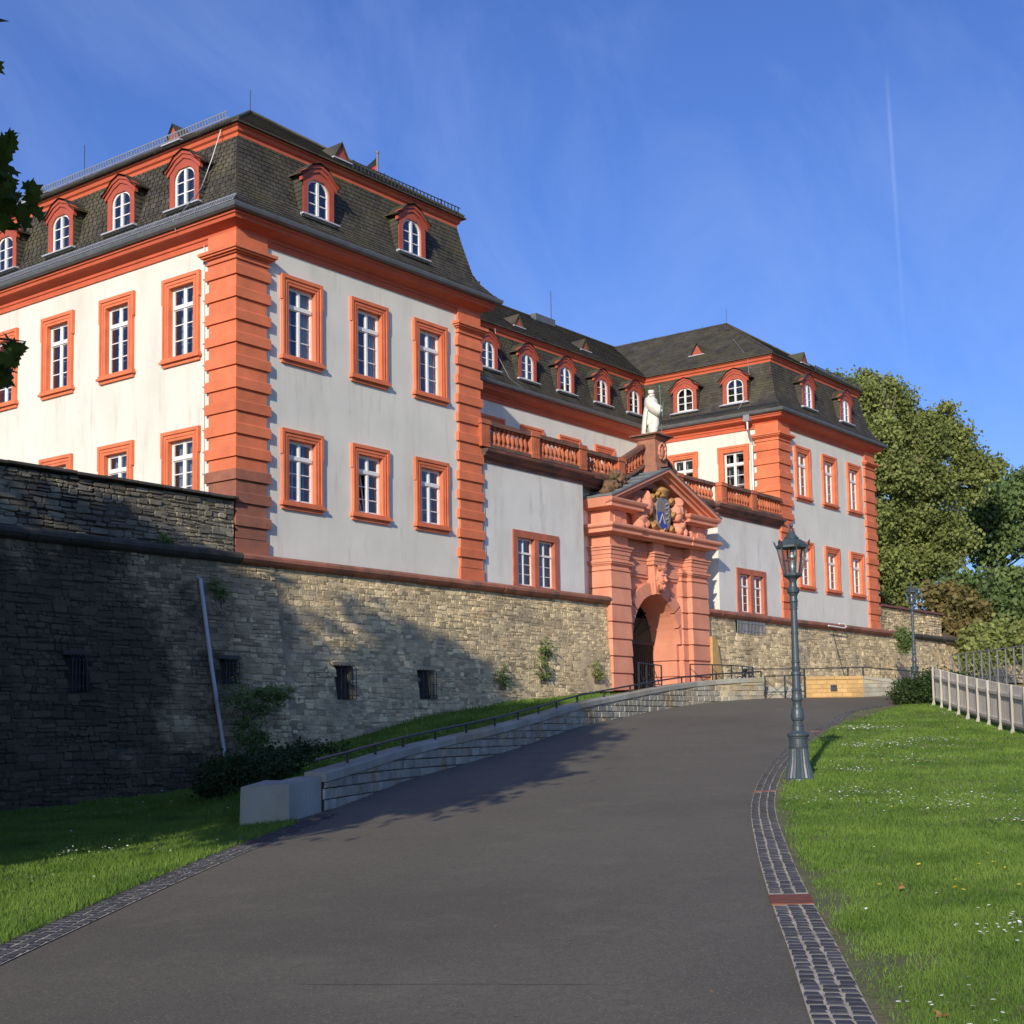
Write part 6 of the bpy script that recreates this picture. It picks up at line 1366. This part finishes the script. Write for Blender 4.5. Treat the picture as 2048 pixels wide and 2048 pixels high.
tree('acacia_tree', (p2_.x, p2_.y, .2), 13, .28, blobsat([(1985, 1010, 102, 42, 2400), (2035, 1000, 104, 48, 2800), (1950, 1060, 103, 38, 2000), (2010, 1080, 102, 32, 1400), (2080, 1060, 104, 55, 2400), (1965, 1110, 103, 26, 900), (2045, 940+30, 104, 24, 900)]), .36, dgreen_m, 'airy dark green tree with bare leaning trunks showing sky between its branches', seed=6, nl=14, spread=4.5, lean=(1.2, 0), clump=.5)
p3_ = on(2005, 1170, 106); q = MB(); q.tube([tuple(on(1975, 1170, 103)), tuple(on(1985, 1100, 103)), tuple(on(2000, 1030, 103)), tuple(on(2045, 980, 103))], [.28, .22, .16, .05], 7)
q.tube([tuple(on(1995, 1165, 103)), tuple(on(2010, 1090, 103)), tuple(on(2050, 1040, 103))], [.2, .15, .05], 7); o = q.build('bare_stem', bark); tag(o, 'bare forked grey stems standing in front of the airy tree at the right edge', 'tree stem')
def bush(name, L_, size, m, lbl, seed, group='shrubs growing on the bastion to the right', cat='shrub', clump=.4):
    rs = np.random.RandomState(seed); b_ = blobsat(L_); base = (sum(p[0] for p in b_)/len(b_), sum(p[1] for p in b_)/len(b_), min(p[2]-p[5] for p in b_))
    t_ = thing(name, base, lbl, cat, group); v, f, ti = leaf_cloud(rs, b_, size, clump=clump); o = inst('foliage', raw('foliage', v, f, m, ti), t_); o['kind'] = 'stuff'
    q = MB()
    for k in range(5): bb = b_[k % len(b_)]; q.tube([base, (bb[0], bb[1], bb[2])], [.07, .02], 5)
    q.build('stem', bark, t_); return t_
bush('shrub', [(1935, 1200, 88, 60, 4200), (1990, 1230, 88, 62, 4200), (2040, 1180, 90, 55, 3600), (2060, 1250, 86, 60, 3600), (1900, 1250, 86, 38, 2000)], .34, dgreen_m, 'dark green thicket under the airy tree at the right edge of the photo', 11)
bush('shrub', [(1890, 1200, 84, 40, 2200), (1930, 1235, 82, 42, 2400), (1905, 1275, 80, 36, 1800)], .30, brown_m, 'brownish autumn shrub just right of the end of the rubble garden wall', 12)
bush('shrub', [(1960, 1290, 78, 34, 1900), (2010, 1285, 78, 40, 2200), (2050, 1285, 78, 36, 1600)], .28, plane_m, 'bright green low shrub above the mossy wall cap', 13)
bush('shrub', [(1968, 1305, 68, 26, 1300), (1955, 1325, 66, 24, 1000)], .16, mat('x', (.1, .1, .1)) and plane_m, 'pale flowering shrub behind the bridge railing', 14, clump=.25)
bush('climbing_plant', [(1807, 1268, 68, 13, 700), (1812, 1282, 68, 13, 800), (1808, 1296, 68, 9, 400)], .12, dgreen_m, 'small green bush rooted on the cordon behind the far lamp', 15, None, 'plant', .12)
# wood far off beyond the fence and the bridge, to the right of the frame
rs = np.random.RandomState(90); bl = []
for k in range(44):
    d_ = rs.uniform(95, 150); l_ = d_*rs.uniform(.40, .95); x, y = wxy(d_, l_); r_ = rs.uniform(3.5, 6.5); bl.append((x, y, -3+r_*rs.uniform(.5, 1.3), r_, r_, r_, 1500))
v, f, ti = leaf_cloud(rs, bl, .75, clump=.9, per=30); o = inst('far_woodland', raw('far_woodland', v, f, dgreen_m, ti)); tag(o, 'distant wood beyond the bridge railing to the right', 'woodland', None, 'stuff')
# clipped yew bush by the road
bx, by = wxy(43.2, 12.6)
YB = thing('yew_bush', (bx, by, -4.3), 'low rounded dark green clipped bush at the far end of the lawn', 'bush')
rs = np.random.RandomState(21); bl = []
for d_, l_, r_, hh in ((42.9, 11.9, .42, .40), (43.0, 12.3, .5, .50), (43.1, 12.75, .52, .56), (43.4, 13.15, .52, .62), (44.2, 12.3, .55, .52), (44.3, 13.1, .62, .7), (43.8, 13.6, .5, .62)):
    x, y = wxy(d_, l_); bl.append((x, y, -4.15+hh*.75, r_, r_, hh*.8, 3600))
v, f, ti = leaf_cloud(rs, bl, .075, clump=.10, per=18); o = inst('foliage', raw('foliage', v, f, yew_m, ti), YB); o['kind'] = 'stuff'
q = MB(); q.tube([(bx, by, -4.4), (bx, by, -3.7)], [.06, .03], 6); q.build('stem', bark, YB)
# plants on the bank between retaining wall and fortress wall, and weeds on the wall
def plant(name, pts, n, size, m, lbl, seed, cat='shrub', group='shrubs at the foot of the stone wall', clump=.1):
    rs = np.random.RandomState(seed); b_ = [(x, y, z, r, r*.8, h, n//len(pts)) for x, y, z, r, h in pts]; t_ = thing(name, (pts[0][0], pts[0][1], pts[0][2]-pts[0][4]), lbl, cat, group)
    v, f, ti = leaf_cloud(rs, b_, size, clump=clump, per=18); o = inst('foliage', raw('foliage', v, f, m, ti), t_); o['kind'] = 'stuff'
    q = MB()
    for k in range(4): p = pts[k % len(pts)]; q.tube([(pts[0][0]+.1*k, pts[0][1], pts[0][2]-pts[0][4]-.2), (p[0], p[1], p[2])], [.03, .01], 5)
    q.build('stem', bark, t_)
plant('shrub', [(-1.0, -1.4, -3.75, .5, .4), (-.3, -1.4, -3.9, .5, .35), (-.9, -1.5, -4.6, .4, .4), (.2, -1.3, -3.7, .35, .25), (-.6, -1.5, -5.0, .35, .3)], 2600, .09, dgreen_m, 'leafy shrub at the foot of the wall beside the drain pipe', 31)
plant('hedge', [(-7.5, -8.5, -5.6, .62, .42), (-6.6, -8.0, -5.55, .7, .45), (-5.6, -7.4, -5.5, .8, .45), (-4.6, -6.9, -5.45, .8, .45), (-3.4, -6.3, -5.35, .9, .4), (-7.0, -7.6, -5.6, .6, .4)], 18000, .07, yew_m, 'dark low hedge behind the concrete end block', 32, 'hedge', None)
plant('ground_cover', [(-6.4, -9.9, -5.42, .6, .10), (-4.9, -8.9, -5.3, .7, .12), (-2.8, -8.0, -5.15, .7, .14), (-.7, -7.4, -4.95, .7, .14), (1.4, -6.8, -4.8, .7, .13), (3.6, -6.1, -4.62, .7, .12), (6, -5.3, -4.4, .7, .1)], 14000, .055, grass_m, 'loose green ground cover along the top of the retaining wall', 33, 'plants', None)
for i, (x, z, r, lb) in enumerate(((12.9, -2.6, .35, 'ivy patch low on the sunlit wall left of the gateway'), (13.2, -1.9, .25, 'small ivy tuft above the ivy patch on the sunlit wall'), (16.2, -2.6, .28, 'bright weed growing at the wall foot beside the gateway'), (-1.0, -.95, .18, 'small fern on the wall just under the cordon by the drain pipe'), (-2.6, .18, .20, 'grass tuft growing on the dark cordon'), (10.6, -2.9, .3, 'green weeds at the foot of the sunlit wall'))):
    plant('wall_plant', [(x, fy(x, z)-.08, z, r, r), (x+.2, fy(x, z)-.06, z-r*.8, r*.7, r*.6)], 500, .07, dgreen_m if i != 2 else plane_m, lb, 40+i, 'plant', 'weeds growing on the stone wall', .08)

# trees standing left of the road, out of the frame, whose shade falls on the wall and lawn
def shade_tree(x, y, zt, R, n, seed, lbl, gz=-6.4, sz=.34):
    rs = np.random.RandomState(seed); bl = []
    for k in range(9):
        a = rs.uniform(0, 6.28); rr = R*rs.uniform(.1, .62); bl.append((x+math.cos(a)*rr, y+math.sin(a)*rr, zt-R*.9+rs.uniform(-R*.55, R*.5), R*.55, R*.55, R*.5, n//9))
    tree('maple_tree', (x, y, gz), zt-gz, .3, bl, sz, maple_m, lbl, 'tree', 'trees left of the road casting shade', seed, nl=12, spread=R*.6, clump=.45, per=16)
for i, (x, y, zt, R_) in enumerate(((-23.5, -5.2, 7.1, 3.2), (-23, -8.9, 8.8, 3.0), (-23, -12.0, 9.6, 2.8), (-32, -9, 10.5, 4.2), (-39, -16, 9.5, 4.5), (-23.2, -15.0, 9.0, 2.3), (-23.4, -18.0, 7.1, 1.9))):
    rs = np.random.RandomState(60+i); bl = []
    for k in range(12):
        a = rs.uniform(0, 6.28); rr = R_*rs.uniform(.1, .6); zb0 = -3.5 if i < 5 else -1.8 if i == 5 else .4; zz = zb0+(zt-R_*.45-zb0)*(k/11); bl.append((x+math.cos(a)*rr, y+math.sin(a)*rr, zz, R_*.6, R_*.6, R_*.5, 1100))
    tree('shade_tree', (x, y if i < 6 else -14.2, -6.4), zt+5, .3, bl, .36, maple_m, 'leafy tree outside the left edge, '+('nearest the fortress wall', 'second from the fortress wall', 'third from the fortress wall', 'behind the first row', 'farthest from the wall', 'beside the hanging twigs', 'nearest the road')[i], 'tree', 'trees left of the road casting shade', 60+i, nl=12, spread=R_*.5, clump=.4, per=16)
rs = np.random.RandomState(77)
bl = [(-21.5+.3*math.sin(y), y, -4.6, 1.0, .9, 1.5, 900) for y in np.arange(-15.0, -3, 1.1)]
HG = thing('hedge', (-21.5, -9, -6.4), 'tall hedge outside the left edge of the photo beside the lawn', 'hedge'); v, f, ti = leaf_cloud(rs, bl, .2, clump=.2, per=18); o = inst('foliage', raw('foliage', v, f, dgreen_m, ti), HG); o['kind'] = 'stuff'
q = MB(); q.tube([(-21.5, -15, -6.2), (-21.5, -3, -6.2)], .08, 5); q.build('stem', bark, HG)

# maple twigs hanging into the left edge of the frame
MT = thing('maple_tree', (-23.6, -16.2, -6.4), 'maple tree whose leafy twigs hang into the upper left edge', 'tree')
bxm, bym = -23.6, -16.2
q = MB(); q.tube([(bxm, bym, -6.5), (bxm+.1, bym, -3.5), (bxm, bym+.1, -1)], [.2, .17, .1], 8); q.tube([(bxm+.1, bym, -3.5), tuple(on(-260, 420, 12.8)), tuple(on(-120, 390, 12.9))], [.12, .06, .03], 6); q.tube([(bxm+.1, bym, -3.5), tuple(on(-260, 620, 12.2)), tuple(on(-120, 700, 12.2))], [.1, .05, .02], 6); q.build('trunk', bark, MT)
rs = np.random.RandomState(8); v, f, ti = leaf_cloud(rs, [(-22.5, -16.5, 0, 1.6, 1.4, 1.4, 1800), (-24, -15.5, -1.5, 1.8, 1.8, 1.4, 1800), (-21.0, -18.5, 1.0, 1.3, 1.1, 1, 1300), (-21.0, -18.5, -.7, 1.2, 1.0, .8, 1000), (-22.0, -17.9, -1.75, 1.1, 1.0, .65, 1100)], .24, clump=.3, per=16); o = inst('crown', raw('crown', v, f, maple_m, ti), MT); o['kind'] = 'stuff'
lf_ = MB(); prof = [(0, -.06), (.18, .0), (.50, -.10), (.42, .12), (.60, .34), (.36, .36), (.30, .58), (.14, .52), (0, .85), (-.14, .52), (-.30, .58), (-.36, .36), (-.60, .34), (-.42, .12), (-.50, -.10), (-.18, .0)]
lf_.add([(x*.13, y*.13, -.05*abs(x)*.13*4+.004*math.sin(x*9)) for x, y in prof]+[(0, .3*.13, .006)], [(i, (i+1) % 16, 16) for i in range(16)])
lmesh = lf_.mesh('leaf', maple_m); rs = np.random.RandomState(5)
def twig(u0, v0, u1, v1, d0, d1, n, spreadpx):
    d0 += 3.6; d1 += 3.6
    a, b = on(u0, v0, d0), on(u1, v1, d1); q = MB(); m_ = (a+b)/2+Vector((0, 0, .04)); q.tube([a, m_, b], [.02, .012, .004], 5); q.build('twig', bark, MT)
    for k in range(n):
        t = rs.uniform(.1, 1.02); p = a.lerp(b, min(1, t)); r = spreadpx*(d0)/2846*(1.1-.4*t); p = p+_R*rs.normal()*r*.5+_U*rs.normal()*r*.6+_f*rs.normal()*r
        E_ = Matrix.LocRotScale(p, (Vector((_f.x*-1, _f.y*-1, .0))+Vector(rs.normal(size=3))*.75).to_track_quat('Z', 'Y') @ Matrix.Rotation(rs.uniform(0, 6.28), 4, 'Z').to_quaternion(), Vector((1, 1, 1))*rs.uniform(1.05, 1.65))
        inst('leaf', lmesh, MT, E_)
twig(-110, 330, 42, 395, 9.2, 9.0, 70, 44); twig(-120, 390, 30, 430, 9.4, 9.3, 45, 36); twig(-120, 230, 12, 280, 9.0, 8.8, 26, 26); twig(-110, 690, 30, 715, 8.6, 8.4, 26, 20); twig(-130, 720, 8, 745, 8.8, 8.6, 14, 18)
twig(-130, 50, -8, 130, 9.0, 8.9, 14, 22); twig(-60, 690, 52, 683, 8.5, 8.4, 3, 4)

# ------------------------------------------------------------------ grass
def grass(name, P, n, hmin, hmax, seed, keep, lbl, wf=1.0):
    rs = np.random.RandomState(seed); nu, nv = P.shape[:2]
    C2 = P[:-1, :-1]; cx, cy = C2[..., 0]-CAM.x, C2[..., 1]-CAM.y; dd_ = cx*HD.x+cy*HD.y; ll_ = cx*HL.x+cy*HL.y
    area = np.linalg.norm(np.cross(P[1:, :-1, :2]-C2[..., :2], P[:-1, 1:, :2]-C2[..., :2])[..., None], axis=-1)
    wgt = area/np.maximum(6.0, dd_)**1.55; wgt[~keep(dd_, ll_)] = 0; w_ = wgt.ravel()/wgt.sum()
    idx = rs.choice(len(w_), n, p=w_); i, j = idx//(nv-1), idx % (nv-1); a, b = rs.rand(n)[:, None], rs.rand(n)[:, None]
    p = P[i, j]*(1-a)*(1-b)+P[i+1, j]*a*(1-b)+P[i, j+1]*(1-a)*b+P[i+1, j+1]*a*b
    d = (p[:, 0]-CAM.x)*HD.x+(p[:, 1]-CAM.y)*HD.y
    patch = .5+.5*np.sin(p[:, 0]*1.1+2*np.sin(p[:, 1]*.7))*np.sin(p[:, 1]*1.3+1.5*np.sin(p[:, 0]*.9)); patch2 = .5+.5*np.sin(p[:, 0]*4.3+3*np.sin(p[:, 1]*2.1))*np.sin(p[:, 1]*3.7)
    lw_ = (p[:, 0]-CAM.x)*HL.x+(p[:, 1]-CAM.y)*HL.y; nz = .5+.5*np.sin(p[:, 0]*2.3+1.7*np.sin(p[:, 1]*3.1))*np.sin(p[:, 1]*2.7+p[:, 0])
    if name == 'grass' and seed == 1:
        edge = np.interp(d, [q[0] for q in RIGHT], [q[1] for q in RIGHT]); off = lw_-edge; k_ = rs.rand(n) < np.clip((off-.02)/(.10+.55*nz**2*(d < 14)+.25*nz**2), .05, 1); big = (nz > .93) & (rs.rand(n) < .45); k_ &= ~big
        p, d, patch, patch2, n, nz = p[k_], d[k_], patch[k_], patch2[k_], int(k_.sum()), nz[k_]
    h = (hmin+(hmax-hmin)*(rs.rand(n)**1.5))*(.65+.5*patch+.25*patch2); w = np.maximum(.0035, .00042*d)*rs.uniform(.7, 1.3, n)*wf
    ang = rs.uniform(0, 6.283, n); t = np.stack([np.cos(ang), np.sin(ang), np.zeros(n)], 1); ln = rs.normal(size=(n, 2))*.38*h[:, None]
    tip = p+np.stack([ln[:, 0], ln[:, 1], h], 1)
    v = np.stack([p-t*w[:, None]-[0, 0, .004], p+t*w[:, None]-[0, 0, .004], tip], 1).reshape(-1, 3); f = np.arange(n*3).reshape(n, 3)
    o = inst(name, raw(name, v, f, grass_m, np.clip(.30*patch2+.30*patch+.25*nz*1.2+.45*(rs.rand(n)-.4), 0, 1) if len(nz) == n else rs.rand(n))); o['kind'] = 'stuff'; tag(o, lbl, 'grass'); return p
inview = lambda d, l: (d > 4.5) & (np.abs(l) < .50*d+3)
nearR = grass('grass', PR, 560000, .022, .060, 1, lambda d, l: inview(d, l) & (d < 43.4), 'short green lawn grass to the right of the road')
grass('grass', PLn, 300000, .028, .075, 2, lambda d, l: inview(d, l), 'lawn grass left of the road below the fortress wall')
grass('grass', PB, 60000, .06, .16, 3, lambda d, l: d > 5, 'longer grass on the bank behind the low retaining wall', 1.3)
# daisies: one small flower mesh made of stalk, petals and heart, scattered in drifts
def daisies(name, P, n, seed, lbl, m, keep, drift=18, size=.013):
    rs = np.random.RandomState(seed); nu, nv = P.shape[:2]; cen = []
    while len(cen) < drift:
        p = P[rs.randint(nu-1), rs.randint(nv-1)]; dx, dy = p[0]-CAM.x, p[1]-CAM.y; d, l = dx*HD.x+dy*HD.y, dx*HL.x+dy*HL.y
        if keep(d, l) and rs.rand() < 14/(d+4): cen.append((p, rs.uniform(.15, .7)))
    q = MB(); k = 0; flat = P.reshape(-1, 3)
    while k < n:
        c_, r = cen[rs.randint(drift)] if rs.rand() < .72 else (flat[rs.randint(len(flat))], .5)
        x, y = c_[0]+rs.normal()*r, c_[1]+rs.normal()*r; d, l = dl_of(x, y)
        if not keep(d, l): continue
        z = H(x, y)+.012+rs.uniform(.03, .085); s = max(size, .00055*d)*rs.uniform(.7, 1.2); k += 1; lean = rs.normal(size=2)*.2; q.mi = 0
        ring = [(x+s*math.cos(a*math.pi/3), y+s*math.sin(a*math.pi/3), z+lean[0]*s*math.cos(a*math.pi/3)+lean[1]*s*math.sin(a*math.pi/3)+s*.25) for a in range(6)]
        q.add(ring+[(x, y, z)], [(a, (a+1) % 6, 6) for a in range(6)]); q.mi = 1; q.add([(x-s*.3, y-s*.3, z+s*.3), (x+s*.3, y-s*.3, z+s*.3), (x, y+s*.4, z+s*.35)], [(0, 1, 2)])
        q.mi = 2; q.add([(x-.0015, y, z-.07), (x+.0015, y, z-.07), (x, y, z+.002)], [(0, 1, 2)])
    o = q.build(name, [m, petal_y, grass_m]); o['kind'] = 'stuff'; tag(o, lbl, 'flowers')
daisies('daisies', PR, 1500, 5, 'white daisies scattered over the right lawn', petal, lambda d, l: 7 < d < 42 and Rl(d)+.15 < l < .40*d and l < 12)
daisies('dandelions', PR, 26, 8, 'few yellow dandelions in the right lawn', petal_y, lambda d, l: 8 < d < 22 and Rl(d)+.3 < l < .36*d, 3, .018)
daisies('daisies', PLn, 130, 9, 'few white daisies on the shaded left lawn', petal, lambda d, l: 12 < d < 30 and -.38*d < l < Ll(min(d, 20))-.2, 9)
# fallen leaves
leafm = MB(); leafm.add([(x*.06, y*.06, .012*math.sin(x*5+y*3)+.01) for x, y in prof]+[(0, .02, .0)], [(i, (i+1) % 16, 16) for i in range(16)]); dlm = leafm.mesh('fallen_leaf', deadleaf)
for i, (u, v, lb) in enumerate(((1802, 1785, 'upright dry brown leaf in the middle of the right lawn'), (1770, 1508, 'orange dry leaf on the lawn beyond the near lamp'), (1880, 2035, 'dry brown leaf at the bottom of the right lawn'), (352, 1838, 'small dry leaf lying on the asphalt at left'), (992, 1851, 'pale scrap lying on the asphalt in the middle'), (690, 1890, 'tiny pale crumb on the asphalt'), (1425, 1980, 'small pale scrap on the asphalt near the sett strip'))):
    d0_ = Vector(_f+_R*(u-1024)/2845.994-_U*(v-1210.454)/2845.994)
    for k in np.arange(3, 60, .02):
        p = CAM+d0_*k
        if p.z < H(p.x, p.y)+.02: break
    o = inst('fallen_leaf', dlm, None, T(p.x, p.y, H(p.x, p.y)+(.05 if i == 0 else .03 if i < 3 else .008)) @ Matrix.Rotation(1.2 if i == 0 else .15, 4, 'X') @ RZ(i*1.3) @ Matrix.Scale((1.2, 1, 1.3, .45, .4, .25, .35)[i], 4)); tag(o, lb, 'leaf' if i < 4 else 'scrap')
print('objects', len(bpy.data.objects), 'tris', sum(len(o.data.polygons)*(2 if o.data.polygons and len(o.data.polygons[0].vertices) > 3 else 1) for o in bpy.data.objects if o.type == 'MESH'))
